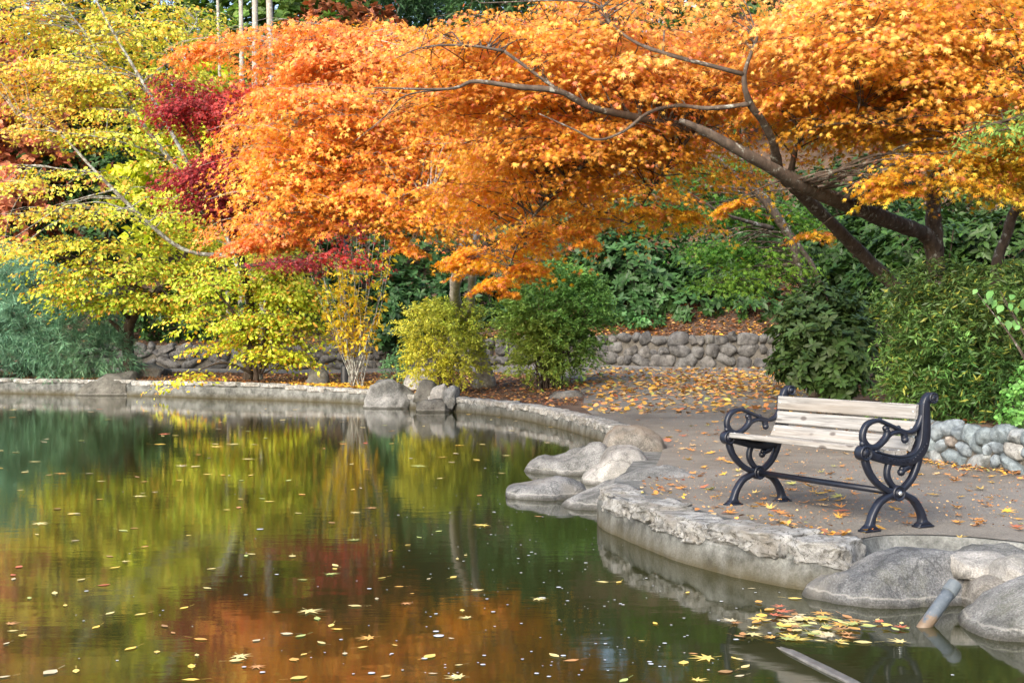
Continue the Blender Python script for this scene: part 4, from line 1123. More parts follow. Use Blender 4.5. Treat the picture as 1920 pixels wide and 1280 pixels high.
tree('dogwood_tree', 'low spreading yellow tree with a short dark trunk beside the cedar', 'tree',
     [[(243, 700, 35.6, .17), (240, 640, 35.5, .15), (246, 600, 35.3, .13), (275, 565, 35, .11), (330, 520, 34.6, .08), (360, 440, 34.2, .05)],
      [(243, 640, 35.5, .08), (222, 615, 35.2, .06), (205, 600, 35, .04)], [(320, 572, 34.4, .07), (250, 535, 33.8, .06), (190, 508, 33.4, .045), (110, 480, 33, .03), (20, 455, 32.6, .015)], [(275, 565, 35, .08), (320, 572, 34.4, .07)],
      [(246, 600, 35.3, .06), (200, 560, 34.4, .04), (110, 545, 33.8, .015)], [(330, 520, 34.6, .05), (420, 500, 34, .03), (470, 470, 33.4, .015)]],
     [(110, 465, 33, 120, 26, 1.2), (180, 505, 33.2, 110, 26, 1.2), (130, 545, 33.4, 80, 20, 1.0), (230, 560, 33.8, 110, 26, 1.0), (215, 592, 34, 46, 12, .6), (330, 500, 34, 110, 36, 1.2), (340, 570, 34, 100, 30, 1.1), (400, 530, 33.8, 90, 30, 1.0), (340, 450, 34.2, 90, 26, 1.0), (210, 450, 33.2, 100, 18, 1.0)],
     105, .88, 120, .115, TO, YEL, bark='bark_dark', light=.64, mat='leaf_soft', alt=YALT, droop=.6, tw_r=.010, flat=.045)
tree('dogwood_shrub', 'bushy yellow green shrub trailing its lowest branch over the pond wall', 'shrub',
     [[(480, 700, 32.2, .07), (470, 650, 32.1, .06), (440, 590, 31.8, .04), (400, 540, 31.6, .02)], [(486, 700, 32.2, .05), (500, 620, 32, .04), (540, 540, 31.8, .02), (560, 480, 31.6, .012)], [(475, 700, 32.2, .04), (420, 680, 31.6, .03), (370, 695, 31, .012)],
      [(490, 700, 32.2, .03), (530, 640, 32, .02), (590, 600, 31.8, .01)], [(495, 700, 32.3, .02), (550, 670, 32.2, .014), (600, 640, 32.2, .008)]],
     [(520, 480, 31.6, 110, 26, 1.0), (480, 530, 31.6, 110, 34, 1.1), (560, 540, 31.8, 80, 34, 1.0), (520, 590, 31.8, 100, 36, 1.0), (420, 600, 31.8, 90, 30, .9), (470, 640, 31.8, 110, 26, .9), (400, 660, 31.4, 80, 18, .7), (350, 700, 30.9, 40, 14, .35), (540, 650, 32, 70, 36, .9), (580, 610, 32, 50, 40, .8)],
     125, .70, 110, .11, TO, YEL, bark='bark_dark', light=.64, mat='leaf_soft', alt=YALT, droop=.7, tw_r=.008, flat=.05)

# --- sparse multi stem shrub in front
def whip_shrub():
    b = P(664, 708, 30.4); b[2] = tz(b[0], b[1])
    root = empty('spindle_shrub', tuple(b), 'nearly bare shrub of upright whippy stems dotted with small yellow leaves', 'shrub')
    mb = MB(); o = []; ax = []
    for k in range(30):
        s = b + [rng.normal(0, .06) + (.13 if k % 2 else -.06), rng.normal(0, .08), -.05]
        tx = 660 + rng.uniform(-75, 75) + (10 if k % 2 else -10); ty = rng.uniform(415, 560)
        e = P(tx, ty, 30.4 + rng.uniform(-.6, .6))
        m1 = s + (e - s) * [.30, .3, .28]; m2 = s + (e - s) * [.66, .66, .62] + rng.normal(0, .05, 3)
        kk = catmull([s, m1, m2, e], 5)
        r0 = .024 if k < 5 else rng.uniform(.006, .012)
        tube(mb, kk, np.linspace(r0, .005, len(kk)), 6, cap=False)
        for j in range(int(rng.uniform(10, 22))):
            q = kk[int(rng.uniform(.42, 1) * (len(kk) - 1))]
            o.append(q + rng.normal(0, .05, 3)); ax.append(unit(rng.normal(size=3) * [1, 1, .4] + [0, 0, -.2]))
    link('stem', mb.mesh('stem', True, b), M['bark_lichen'], root)
    o = np.array(o); ax = np.array(ax)
    fo = Foliage()
    c = np.repeat(lin((224, 196, 66))[None], len(o), 0)
    sprays(fo, o, ax, .12, 3, .15, TL, c, .5, .4, .2, [((206, 150, 50), .15), ((190, 190, 60), .15)])
    fo.build('foliage', M['leaf_soft'], root, b)
whip_shrub()

# --- rounded shrubs on the mulch bed
YG = [(780, 600, (186, 182, 70)), (860, 600, (140, 158, 62)), (800, 680, (202, 194, 64)), (880, 670, (124, 140, 58)), (840, 700, (196, 186, 64))]
shrub('juniper_shrub', 'small yellow tinged rounded shrub at the foot of the twin grey trunks', 'shrub', (835, 705, 27.8), [(835, 640, 27.6, 62, 66, .75), (800, 610, 27.6, 42, 36, .5), (860, 600, 27.6, 40, 34, .5), (870, 670, 27.6, 34, 44, .5), (800, 680, 27.6, 34, 34, .5)], 'spray', 760, 24, .085, YG, tpl=TB, ln=.40, spread=.55, droop=.35, up=.6, nstem=26)
GS = [(1030, 560, (98, 142, 70)), (960, 620, (112, 156, 74)), (1080, 600, (90, 136, 66)), (1000, 680, (112, 138, 62)), (980, 720, (168, 166, 66)), (1060, 690, (84, 118, 58)), (985, 640, (170, 170, 70))]
shrub('juniper_shrub', 'large feathery green shrub flaring up from bare stems beside the path', 'shrub', (1030, 728, 27.4),
      [(1045, 575, 27.4, 70, 60, .9), (990, 600, 27.2, 36, 50, .6), (1098, 580, 27.6, 32, 50, .6), (1040, 640, 27.2, 56, 46, .7), (1000, 680, 27, 22, 30, .4), (1072, 655, 27.4, 26, 34, .45), (962, 600, 27.2, 22, 22, .3), (1060, 530, 27.6, 36, 26, .5)], 'spray', 1500, 26, .10, GS, tpl=TB, ln=.46, spread=.5, droop=.45, up=.7, nstem=60, stem_r=.02)
shrub('leafy_plant', 'little blue green plant growing beside the white rock', 'plant', (745, 706, 29.5), [(742, 692, 29.5, 24, 18, .3), (752, 672, 29.6, 14, 16, .2)], 'spray', 130, 14, .07, [(740, 690, (96, 138, 92))], tpl=TB, ln=.2, nstem=8)

# --- blue green cedar
CB = [(40, 540, (128, 176, 152)), (140, 560, (112, 160, 134)), (60, 660, (118, 166, 138)), (200, 620, (104, 150, 124)), (30, 700, (100, 146, 124)), (150, 690, (126, 172, 132))]
CB = [(a, b, (c[0] * .88, c[1] * .86, c[2] * .82)) for a, b, c in CB]
def cedar():
    shrubo = shrub('cedar_tree', 'blue green weeping cedar hanging over the far corner of the pond', 'tree', (60, 700, 36.8),
      [(40, 540, 36, 90, 46, 1.3), (150, 580, 35.8, 70, 50, 1.0), (30, 610, 35.4, 80, 50, 1.2), (110, 640, 35.2, 70, 50, 1.0), (190, 660, 35, 50, 34, .8), (40, 670, 35.8, 60, 26, .8), (140, 672, 35.6, 40, 22, .5), (212, 668, 35.4, 30, 14, .3), (-60, 620, 36, 80, 110, 1.5), (10, 500, 37, 60, 36, 1)],
      'spray', 2300, 34, .20, CB, tpl=tpl_thin(.045), ln=.55, spread=.5, droop=.5, up=-.05, nstem=40, stem_r=.05, bark='bark_dark', lo=.35, part='crown')
cedar()

# --- rhododendrons
RH = [(a, b, tuple(min(255, v * k) for v, k in zip(c, (.90, .84, .70)))) for a, b, c in [(1100, 450, (52, 88, 54)), (1250, 480, (56, 96, 56)), (1400, 480, (52, 88, 48)), (1200, 560, (62, 102, 66)), (1400, 580, (50, 86, 46)), (1600, 400, (48, 80, 40)), (1700, 500, (56, 92, 44)), (1850, 450, (58, 90, 44)), (740, 560, (52, 90, 52))]]
def rhodo(label, base, blobs, n, per=7, size=.21, ctrl=RH, **k):
    k.setdefault('nstem', 30)
    return shrub('rhododendron_bush', label, 'bush', base, blobs, 'whorl', n, per, size, ctrl, mat='leaf_gloss', stem_r=.03, up=.8, lo=.45, **k)
rhodo('glossy dark bush close behind the far end of the bench', (1560, 745, 19.5), [(1560, 640, 19.5, 90, 85, .9), (1500, 620, 19.4, 55, 50, .6), (1600, 620, 19.6, 36, 66, .5), (1568, 712, 19.2, 60, 36, .6), (1490, 680, 19.2, 44, 40, .5), (1540, 570, 19.8, 60, 40, .6)], 1250, 7, .145, [(1500, 600, (74, 96, 50)), (1560, 660, (58, 78, 40)), (1600, 720, (68, 94, 46)), (1620, 600, (60, 80, 38))])
slope = [
    ('big glossy rhododendron covering the slope above the leafy far wall', (1200, 610, 37.5), [(1190, 500, 37.5, 110, 80, 1.8), (1120, 470, 38, 70, 70, 1.3), (1260, 540, 36.8, 90, 50, 1.2), (1170, 570, 36.4, 70, 36, 1.0)], 1000),
    ('rhododendron on the slope behind the slim lime green maple', (1380, 620, 36.5), [(1360, 510, 37, 110, 80, 1.8), (1300, 570, 36, 80, 44, 1.1), (1420, 570, 35.6, 80, 44, 1.1), (1400, 450, 38, 90, 60, 1.4)], 1000),
    ('tall rhododendron filling the slope under the orange canopy', (1250, 480, 42), [(1240, 390, 42, 130, 80, 2.0), (1120, 400, 43, 90, 70, 1.6), (1340, 380, 42, 110, 80, 1.8)], 800),
    ('dark rhododendron between the two leaning maple trunks', (1560, 570, 24), [(1560, 470, 24.5, 90, 80, 1.4), (1640, 440, 24.5, 80, 80, 1.3), (1620, 540, 23.4, 80, 50, 1.0)], 900),
    ('dark evergreen bush behind the forked maple trunk', (1760, 560, 22), [(1720, 470, 22.5, 90, 80, 1.3), (1820, 470, 22.5, 90, 80, 1.3), (1680, 540, 21, 70, 50, .9), (1790, 540, 21, 90, 50, .9), (1900, 480, 22, 80, 90, 1.3), (1900, 580, 20, 70, 50, 1)], 1500),
    ('rhododendron high on the slope behind the forked maple', (1650, 400, 29), [(1620, 360, 29, 120, 80, 1.6), (1760, 370, 29, 110, 80, 1.6), (1880, 380, 29, 100, 90, 1.6), (1520, 380, 30, 80, 70, 1.3)], 1100),
    ('dark green bush on the bank beyond the twin grey trunks', (740, 660, 39.5), [(740, 570, 39.6, 60, 70, 1.3), (800, 560, 40, 70, 60, 1.3), (720, 620, 39, 36, 34, .8), (760, 620, 39, 44, 30, .8)], 750),
    ('dark laurel bush behind the feathery green shrub', (930, 640, 39.5), [(900, 560, 40, 80, 70, 1.4), (990, 540, 40, 90, 80, 1.5), (1070, 540, 39.6, 70, 60, 1.2), (960, 600, 39, 70, 36, 1.0)], 850),
    ('dark bush at the slope top below the hanging orange tips', (860, 470, 45), [(820, 450, 45, 120, 70, 2.0), (980, 430, 45, 120, 80, 2.0), (700, 470, 45, 90, 70, 1.8)], 700),
    ('green laurel behind the low yellow tree trunk', (330, 660, 43.5), [(310, 590, 43.6, 70, 56, 1.5), (390, 590, 43.6, 60, 60, 1.4), (230, 600, 44, 60, 50, 1.4), (460, 580, 43.6, 70, 70, 1.5)], 750),
    ('dark green laurel showing between the yellow branches', (200, 500, 46.5), [(210, 320, 47, 110, 60, 2), (110, 310, 47, 90, 60, 2), (60, 480, 47, 90, 70, 2), (190, 430, 47, 110, 70, 2), (320, 400, 47, 100, 80, 2)], 900),
    ('evergreen bush at the frame edge behind the curved slender stem', (2060, 560, 21), [(2040, 470, 21, 110, 90, 1.3), (2140, 500, 20, 90, 80, 1.2)], 700),
    ('evergreen bush on the bank past the end of the cobble wall', (2250, 600, 16), [(2240, 540, 16, 110, 90, 1.1), (2380, 560, 15, 110, 90, 1.1)], 600),
    ('big evergreen bush up the bank past the forked maple', (2080, 420, 29), [(2060, 340, 29, 140, 90, 1.8), (2240, 350, 28, 130, 90, 1.8)], 800),
    ('olive bush behind the nearly bare stems', (620, 640, 43), [(600, 540, 43, 70, 80, 1.6), (680, 540, 43, 50, 70, 1.4), (560, 450, 44, 90, 60, 1.6)], 700),
]
for lab, ba, bl, n in slope: rhodo(lab, ba, bl, n, size=.24 if ba[2] > 33 else .17)
FERN = [(1200, 600, (70, 110, 60))]
shrub('ground_ivy', 'low green ivy patch spilling over the litter above the far wall', 'plant', (1190, 606, 35.8), [(1170, 592, 36, 40, 14, .7), (1215, 604, 35.4, 40, 12, .6)], 'whorl', 200, 5, .12, FERN, mat='leaf_gloss', tpl=TO, nstem=6)

# --- bamboo like nandina bank above the cobble wall
BM = [(1700, 600, (84, 114, 52)), (1760, 560, (78, 100, 48)), (1800, 700, (76, 114, 52)), (1860, 620, (82, 106, 48)), (1700, 740, (98, 126, 54)), (1880, 720, (68, 100, 48))]
BM = [(a, b, (c[0] * .84, c[1] * .86, c[2] * .9)) for a, b, c in BM]
BALT = [((150, 150, 60), .07), ((70, 60, 30), .05)]
shrub('nandina_bush', 'dense fine leaved green bush spilling over the cobble wall', 'bush', (1790, 780, 13.2),
      [(1790, 680, 13.3, 85, 95, .5), (1752, 640, 13.8, 50, 76, .5), (1840, 640, 13.2, 80, 80, .5), (1760, 590, 14, 80, 50, .5), (1720, 740, 13.3, 46, 50, .3), (1850, 730, 12.8, 60, 60, .35), (1900, 600, 13, 70, 60, .5), (1722, 690, 13.9, 36, 56, .35), (1738, 600, 14.2, 30, 46, .3), (1740, 550, 14.2, 70, 40, .4), (1860, 560, 13.6, 60, 50, .4), (1790, 760, 12.9, 60, 30, .25)],
      'spray', 1900, 30, .085, BM, tpl=tpl_thin(.12), ln=.30, spread=.6, droop=.45, up=.3, nstem=50, stem_r=.008, alt=BALT, bark='bark_brown', lo=.4, pad_j=.32)
shrub('nandina_bush', 'smaller bright green leafy plant at the end of the cobble wall', 'bush', (1920, 790, 11.7), [(1915, 740, 11.6, 36, 50, .22), (1900, 780, 11.4, 30, 26, .2), (1950, 720, 11.8, 40, 70, .3)], 'whorl', 260, 5, .05, [(1900, 740, (92, 138, 66))], tpl=TO, nstem=16, stem_r=.005)
def redbud():
    b = P(2010, 760, 10.4); b[2] = tz(b[0], b[1])
    root = empty('redbud_sapling', tuple(b), 'thin sapling with large pale green heart shaped leaves', 'sapling')
    mb = MB(); fo = Foliage()
    for (ex, ey) in ((1832, 548), (1875, 545), (1850, 570), (1900, 590), (1880, 560)):
        e = P(ex, ey, 10.3 + rng.uniform(-.15, .15)); mid = (b + e) / 2 + [0, 0, .22]
        kk = catmull([b, mid, e], 8); tube(mb, kk, np.linspace(.010, .003, len(kk)), 6, cap=False)
    pts = [(1832, 542), (1862, 545), (1844, 560), (1868, 562), (1880, 572), (1892, 568), (1905, 575), (1872, 592), (1890, 600), (1905, 598), (1918, 560), (1912, 610), (1900, 552), (1925, 590), (1935, 560), (1860, 556)]
    o = np.array([P(a, c, 10.3 + rng.uniform(-.15, .15)) for a, c in pts])
    n = len(o)
    fo.add(*leaves(o, np.array([-.2, -.8, .5]) + rng.normal(0, .3, (n, 3)), np.array([-.3, 0, -.9]) + rng.normal(0, .35, (n, 3)), .078 * rng.uniform(.7, 1.2, n), jitter(np.repeat(lin((92, 136, 72))[None], n, 0), .14), tpl_lens(.40, .07, .22)))
    link('stem', mb.mesh('stem', True, b), M['bark_brown'], root); fo.build('foliage', M['leaf'], root, b)
redbud()
# conifer bough reaching in at the frame edge
tree('conifer_tree', 'dark green conifer reaching a drooping bough in under the orange leaves', 'tree',
     [[(2180, 700, 14, .14), (2170, 400, 14, .12), (2150, 100, 14, .08), (2140, -100, 14, .05)], [(2160, 250, 14, .05), (2020, 225, 13, .03), (1900, 225, 12.4, .02), (1800, 250, 12.2, .008)]],
     [(1850, 235, 12.3, 50, 26, .3), (1920, 225, 12.5, 60, 36, .4), (2020, 240, 13, 80, 50, .6), (1800, 262, 12.2, 24, 14, .2)], 90, .30, 70, .07, tpl_thin(.16), [(1900, 230, (64, 104, 44))], bark='bark_dark', droop=1.2, tilt=.6, ground=True)

# --- trees of the hillside beyond
HILL = [
    ('conifer_tree', 'conifer on the hilltop straight above the middle of the orange canopy', (1060, 300, 63), 640, (58, 86, 54), 'c'),
    ('conifer_tree', 'slim dark conifer between the hilltop conifers above the orange crown', (840, 310, 60), 640, (56, 84, 52), 'c'),
    ('conifer_tree', 'tall conifer at the very top of the hill over the orange canopy', (700, 250, 66), 640, (60, 88, 58), 'c'),
    ('conifer_tree', 'tall dark conifer standing high on the hill beyond the orange crown', (600, 300, 58), 640, (58, 86, 50), 'c'),
    ('conifer_tree', 'blue grey conifer on the hilltop next to the tall dark one', (760, 330, 62), 620, (66, 92, 72), 'c'),
    ('broadleaf_tree', 'dull green broadleaf tree behind the bare grey stems on the hill', (520, 300, 52), 420, (84, 110, 48), 'b'),
    ('broadleaf_tree', 'rusty red tree on the hill above the orange crown', (660, 200, 50), 190, (138, 84, 56), 'b'),
    ('broadleaf_tree', 'coral red tree glowing behind the yellow leaves', (20, 420, 47), 380, (172, 108, 82), 'b'),
    ('broadleaf_tree', 'deep green broadleaf tree behind the top of the yellow tree', (180, 300, 54), 480, (64, 98, 48), 'b'),
    ('conifer_tree', 'dark conifer behind the yellow tree near the hilltop', (330, 300, 58), 560, (52, 82, 46), 'c'),
    ('broadleaf_tree', 'lime yellow tree glowing behind the crimson maple', (410, 470, 44), 330, (180, 186, 60), 'b'),
    ('conifer_tree', 'dark conifer hidden behind the middle of the orange canopy', (950, 330, 56), 560, (56, 84, 48), 'c'),
    ('conifer_tree', 'broad dark conifer above the rhododendron slope', (1180, 330, 54), 560, (52, 80, 46), 'c'),
    ('broadleaf_tree', 'green broadleaf tree rising behind the leaning maple', (1400, 330, 48), 480, (70, 102, 48), 'b'),
    ('conifer_tree', 'dark conifer on the hill behind the forked maple', (1620, 330, 46), 560, (50, 78, 44), 'c'),
    ('broadleaf_tree', 'green broadleaf tree on the hill above the dark evergreen bush', (1840, 330, 42), 480, (72, 100, 46), 'b'),
    ('conifer_tree', 'dark conifer beyond the cedar at the far pond corner', (-60, 560, 52), 720, (50, 80, 56), 'c'),
    ('conifer_tree', 'dark conifer screening the bank between cedar and low yellow tree', (140, 560, 49), 520, (48, 76, 52), 'c'),
    ('conifer_tree', 'bushy dark conifer on the slope behind the green laurel', (960, 520, 49), 420, (50, 80, 46), 'c'),
]
def hill_tree(kind, label, base, hpx, col, typ):
    px, py, Y = base
    b = P(px, py, Y); b[2] = tz(b[0], b[1]); top = P(px, py - hpx, Y)
    h = max(4.0, top[2] - b[2])
    root = empty(kind, tuple(b), label, 'tree')
    mb = MB(); kk = catmull([b - [0, 0, .2], b + [rng.normal(0, .2), 0, h * .5], b + [rng.normal(0, .3), 0, h * .97]], 6)
    tube(mb, kk, np.linspace(.06 + h * .012, .03, len(kk)), 9)
    fo = Foliage()
    if typ == 'c':
        n = int(150 + h * 16); t = rng.random(n) ** .8; th = rng.uniform(0, 6.283, n)
        ln = (1 - t) ** .8 * h * .26 + .5; base_ = b + np.stack([0 * t, 0 * t, h * (.04 + .95 * t)], 1)
        ax = np.stack([np.cos(th), np.sin(th), np.full(n, -.25)], 1)
        o = np.repeat(base_ + ax * (ln * .15)[:, None], 6, 0) + np.repeat(ax * ln[:, None], 6, 0) * np.tile(np.linspace(.1, .9, 6), n)[:, None]
        axx = np.repeat(ax, 6, 0) + rng.normal(0, .5, (n * 6, 3)) + [0, 0, -.3]
        c = np.repeat(lin(col)[None], len(o), 0) * np.exp(rng.normal(0, .2, (len(o), 1)))
        sprays(fo, o, axx, .8, 9, .42, tpl_thin(.10), c, .45, .5, .2)
    else:
        n = int(260 + h * 30); d = unit(rng.normal(size=(n, 3))); r = rng.random(n) ** .45
        lump = 1 + .25 * vnoise(d * 3 + h, 4)
        o = b + [0, 0, h * .58] + d * (r * lump)[:, None] * [h * .34, h * .34, h * .44]
        for k in range(10):
            e = o[k]; s = b + [0, 0, h * rng.uniform(.2, .5)]
            tube(mb, catmull([s, (s + e) / 2 + [0, 0, .3], e], 3), np.linspace(.08, .02, 7), 5, cap=False)
        c = np.repeat(lin(col)[None], n, 0) * np.exp(rng.normal(0, .18, (n, 1)))
        whorls(fo, o, d + [0, 0, .5], 16, .34, TO, c, .2)
        sprays(fo, o, d + [0, 0, .2], .8, 16, .30, TO, c, .6, .3, .2)
    link('trunk', mb.mesh('trunk', True, b), M['bark_dark'], root)
    fo.build('crown', M['leaf'], root, b)
for a in HILL: hill_tree(*a[:4], tuple(v * 1.02 for v in a[4]), a[5])
# bare grey stems clustered on the hill
for (px, px2, r, lab) in ((470, 474, .10, 'pale grey stem thickest of the cluster on the hill'), (452, 446, .08, 'grey stem leaning outward from the cluster on the hill'), (492, 491, .11, 'straight pale grey stem at the edge of the stem cluster'), (430, 400, .05, 'thin slanting grey stem crossing the yellow leaves')):
    b = P(px, 330, 42.5); b[2] = tz(b[0], b[1]); root = empty('grey_tree', tuple(b), lab, 'tree')
    e = P(px2, -330, 42); mb = MB(); kk = catmull([b - [0, 0, .2], (b + e) / 2 + [rng.normal(0, .12), 0, 0], e], 8)
    tube(mb, kk, np.linspace(r * 1.4, r * .7, len(kk)), 9, wob=.04)
    fo = Foliage(); o = e + rng.normal(0, .7, (60, 3)) * [1, 1, .7]
    for k in range(6): tube(mb, catmull([kk[-4], (kk[-4] + o[k]) / 2 + [0, 0, .1], o[k]], 3), np.linspace(.03, .01, 7), 5, cap=False)
    whorls(fo, o, rng.normal(size=(60, 3)) + [0, 0, 1], 7, .2, TO, np.repeat(lin((214, 190, 64))[None], 60, 0), .2)
    link('trunk', mb.mesh('trunk', True, b), M['bark_grey'], root); fo.build('crown', M['leaf_soft'], root, b)

# --- posts
def post():
    b = P(647, 700, 31.6); b[2] = tz(b[0], b[1])
    r = empty('lamp_post', tuple(b), 'slim black lamp post rising among the nearly bare stems', 'lamp post')
    m = MB(); tube(m, [b + [0, 0, -.05], b + [0, 0, .42], b + [0, 0, .46]], [.11, .11, .08], 12); link('base', m.mesh('base', False, b), M['post'], r)
    m = MB(); tube(m, [b + [0, 0, .44], b + [0, 0, 1.6], b + [0, 0, 3.6]], [.055, .05, .045], 12); link('shaft', m.mesh('shaft', True, b), M['post'], r)
    m = MB(); tube(m, [b + [0, 0, 3.58], b + [0, 0, 3.65], b + [0, 0, 3.95], b + [0, 0, 4.0], b + [0, 0, 4.12]], [.06, .12, .15, .17, .02], 12); link('lantern', m.mesh('lantern', False, b), M['post'], r)
    b = P(702, 618, 40.5); b[2] = tz(b[0], b[1])
    m = MB(); W = []
    s = .07; hh = 1.15
    V = [(x * s, y * s, z) for z in (-.1, hh) for x, y in ((-1, -1), (1, -1), (1, 1), (-1, 1))] + [(0, 0, hh + .06)]
    m.add(V, [(0, 3, 2, 1), (0, 1, 5, 4), (1, 2, 6, 5), (2, 3, 7, 6), (3, 0, 4, 7), (4, 5, 8), (5, 6, 8), (6, 7, 8), (7, 4, 8)])
    o = link('wooden_post', m.mesh('wooden_post', False), M['rust_post']); o.location = tuple(b)
    tag(o, 'square red brown post on the bank behind the nearly bare stems', 'post')
post()

# ================================================================== FALLEN LEAVES
LC = [(206, 148, 52), (206, 130, 60), (172, 108, 62), (206, 172, 92), (146, 98, 62), (146, 154, 78), (178, 84, 62), (190, 160, 122), (218, 168, 52)]
LC = [tuple(.72 * a + .28 * b for a, b in zip(c, (186, 158, 104))) for c in LC]
LCW = np.array([.2, .17, .13, .12, .12, .06, .04, .08, .08])
def leaf_proto(nm, tpl, col, curl, seed):
    tv, tt = tpl; V = tv.copy(); r = np.random.default_rng(seed)
    V[:, 2] = curl * (V[:, 0] ** 2 * r.uniform(.1, .9) + (V[:, 1] - .4) ** 2 * r.uniform(.1, .9)) + r.normal(0, .04 * curl + .004, len(V))
    V[:, 2] -= V[:, 2].min()
    st = np.array([(-.012, -.1, .02), (.012, -.1, .02), (.02, -.62, .06), (-.005, -.62, .06)])
    n = len(V); V = np.vstack([V, st]); T = np.vstack([tt, [(n, n + 2, n + 1), (n, n + 3, n + 2)]])
    C = np.repeat(lin(col)[None], len(V), 0) * np.exp(r.normal(0, .10, (len(V), 1)))
    me = mesh_np(nm, V, T, C); me.materials.append(M['leaf_dry'])
    return me
CN = ['golden yellow', 'orange', 'russet', 'pale yellow', 'brown', 'green', 'red', 'tan', 'bright yellow']
fallen = [[leaf_proto('fallen_leaf', TM, c, .5, i * 3 + k) for k in range(3)] for i, c in enumerate(LC)]
FLC = [(218, 190, 104), (206, 156, 84), (178, 130, 84), (206, 190, 128), (160, 124, 84), (164, 174, 106), (186, 104, 78), (190, 176, 142), (222, 186, 88)]
floatm = [[leaf_proto('floating_leaf', (TM, TL, TO, TL)[k], c, .06, 70 + i * 4 + k) for k in range(4)] for i, c in enumerate(FLC)]
litter = {'path': Foliage(), 'bed': Foliage()}

def on_path(n, ylo, yhi):
    out = []
    while len(out) < n:
        k = 3000
        px = rng.uniform(900, 1950, k); py = rng.uniform(ylo, yhi, k)
        Y = np.full(k, np.nan)
        for yy in np.arange(6, 46, .1):
            zz = gz(np.column_stack([(px - 960) / F * yy, np.full(k, yy)])); hit = np.isnan(Y) & (CAM - (py - 640) / F * yy <= zz)
            Y[hit] = yy
        Y = np.nan_to_num(Y, nan=90.0) - .05 + rng.uniform(-.05, .05, k)
        q = np.column_stack([(px - 960) / F * Y, Y]); z = gz(q)
        ok = inside(path_poly, q) & (nearest(SHP, q)[0] > .42) & (nearest(WLP, q)[0] > .2)
        out += list(zip(q[ok, 0], q[ok, 1], z[ok], px[ok], py[ok]))
    return out[:n]
ux, uy = np.array([-.443, .897]), np.array([.897, .443])
nl = 0
placed = on_path(150, 800, 1030) + on_path(95, 755, 830)
# deliberate ones seen in the photograph
for px, py in ((1435, 935), (1452, 930), (1640, 975), (1650, 985), (1700, 980), (1534, 925), (1575, 930), (1690, 855), (1795, 950), (1720, 885), (1860, 905), (1790, 975), (1885, 955), (1800, 1005), (1475, 985), (1385, 890), (1910, 970), (1760, 880), (1810, 880)):
    Y = 1.145 * F / (py - 640); placed.append(((px - 960) / F * Y, Y, tz((px - 960) / F * Y, Y), px, py))
for (x, y, z, px, py) in placed:
    i = int(rng.choice(len(LC), p=LCW / LCW.sum())); me = fallen[i][int(rng.integers(3))]
    o = bpy.data.objects.new('fallen_leaf', me); COL.objects.link(o)
    o.location = (x, y, z + .009); s = rng.uniform(.045, .095); o.scale = (s, s, s)
    o.rotation_euler = (rng.normal(0, .16), rng.normal(0, .16), rng.uniform(0, 6.28))
    d = np.array([x - 2.379, y - 7.90]); a_, b_ = d @ ux, d @ uy
    where = 'beneath the bench' if (-.1 < a_ < 1.5 and -.35 < b_ < .35) else ('beside the cobble wall' if y < 14 and x > 3.3 else ('between bench and pond edge' if y < 11 else 'on the open path behind the bench'))
    tag(o, '%s maple leaf fallen on the asphalt %s' % (CN[i], where), 'fallen leaf', '%s fallen leaves %s' % (CN[i], where))
# litter: far end of path and beds
def scatter(fo, pts, smin, smax, cols, w):
    pts = np.array(pts); n = len(pts)
    z = gz(pts) + .012 + rng.random(n) * .02
    ci = rng.choice(len(cols), n, p=np.array(w) / sum(w))
    c = jitter(np.array([lin(k) for k in cols])[ci], .15)
    nr = np.array([0, 0, 1.0]) + rng.normal(0, .25, (n, 3)); tp = rng.normal(size=(n, 3)) * [1, 1, .1]
    fo.add(*leaves(np.column_stack([pts, z]), nr, tp, rng.uniform(smin, smax, n), c, TO))
pp = on_path(4200, 690, 775); pp2 = on_path(900, 692, 735)
pp = [p for p in pp if rng.random() < (.30 + .7 * max(0, 1 - abs(p[4] - 712) / 40)) and not (p[3] < 1100 and p[4] < 712)]
hot = [(p[0], p[1]) for p in pp + [p for p in pp2 if 1250 < p[3] < 1480]]
scatter(litter['path'], hot, .08, .16, LC, LCW)
small = [(p[0], p[1]) for p in on_path(3200, 700, 1040)]
scatter(litter['path'], small, .008, .026, [(190, 130, 60), (150, 100, 60), (200, 160, 110), (120, 84, 56)], [1, 1, 1, 1])
wb = []
for k in range(len(WLP)):
    if 8.0 < WLP[k][1] < 14.5:
        for _ in range(22):
            t_ = rng.random(); q_ = WLP[k] * (1 - t_) + WLP[min(k + 1, len(WLP) - 1)] * t_ - WLN[k] * abs(rng.normal(.06, .12)) - WLN[k] * .03
            wb.append(q_)
for k in range(len(SHP)):
    if SHP[k][1] < 11 and SHP[k][0] > .5 and k < KN1:
        for _ in range(3): wb.append(SHP[k] + SHN[k] * (.37 + abs(rng.normal(0, .07))) + rng.normal(0, .08, 2))
scatter(litter['path'], wb, .025, .06, LC + [(120, 84, 56)], list(LCW) + [.3])
BEDC = [(150, 100, 64), (174, 122, 78), (124, 82, 54), (194, 150, 98), (206, 160, 72), (104, 68, 48)]
bed = []
for _ in range(40000):
    x, y = rng.uniform(-16, 3), rng.uniform(23, 42)
    bed.append((x, y))
bed = np.array(bed)
ok = (~inside(hole, bed)) & (~inside(path_poly, bed)) & (nearest(SHP, bed)[0] > .36) & (~inside(WLREG, bed))
bed = bed[ok][:9000]
scatter(litter['bed'], bed, .05, .10, BEDC, [3, 2.4, 2.4, 1.4, .8, 1.6])
yb = np.column_stack([rng.normal(-3.95, 1.1, 1800), rng.normal(30.6, .7, 1800)])
yb = yb[(~inside(hole, yb)) & (nearest(SHP, yb)[0] > .36)]
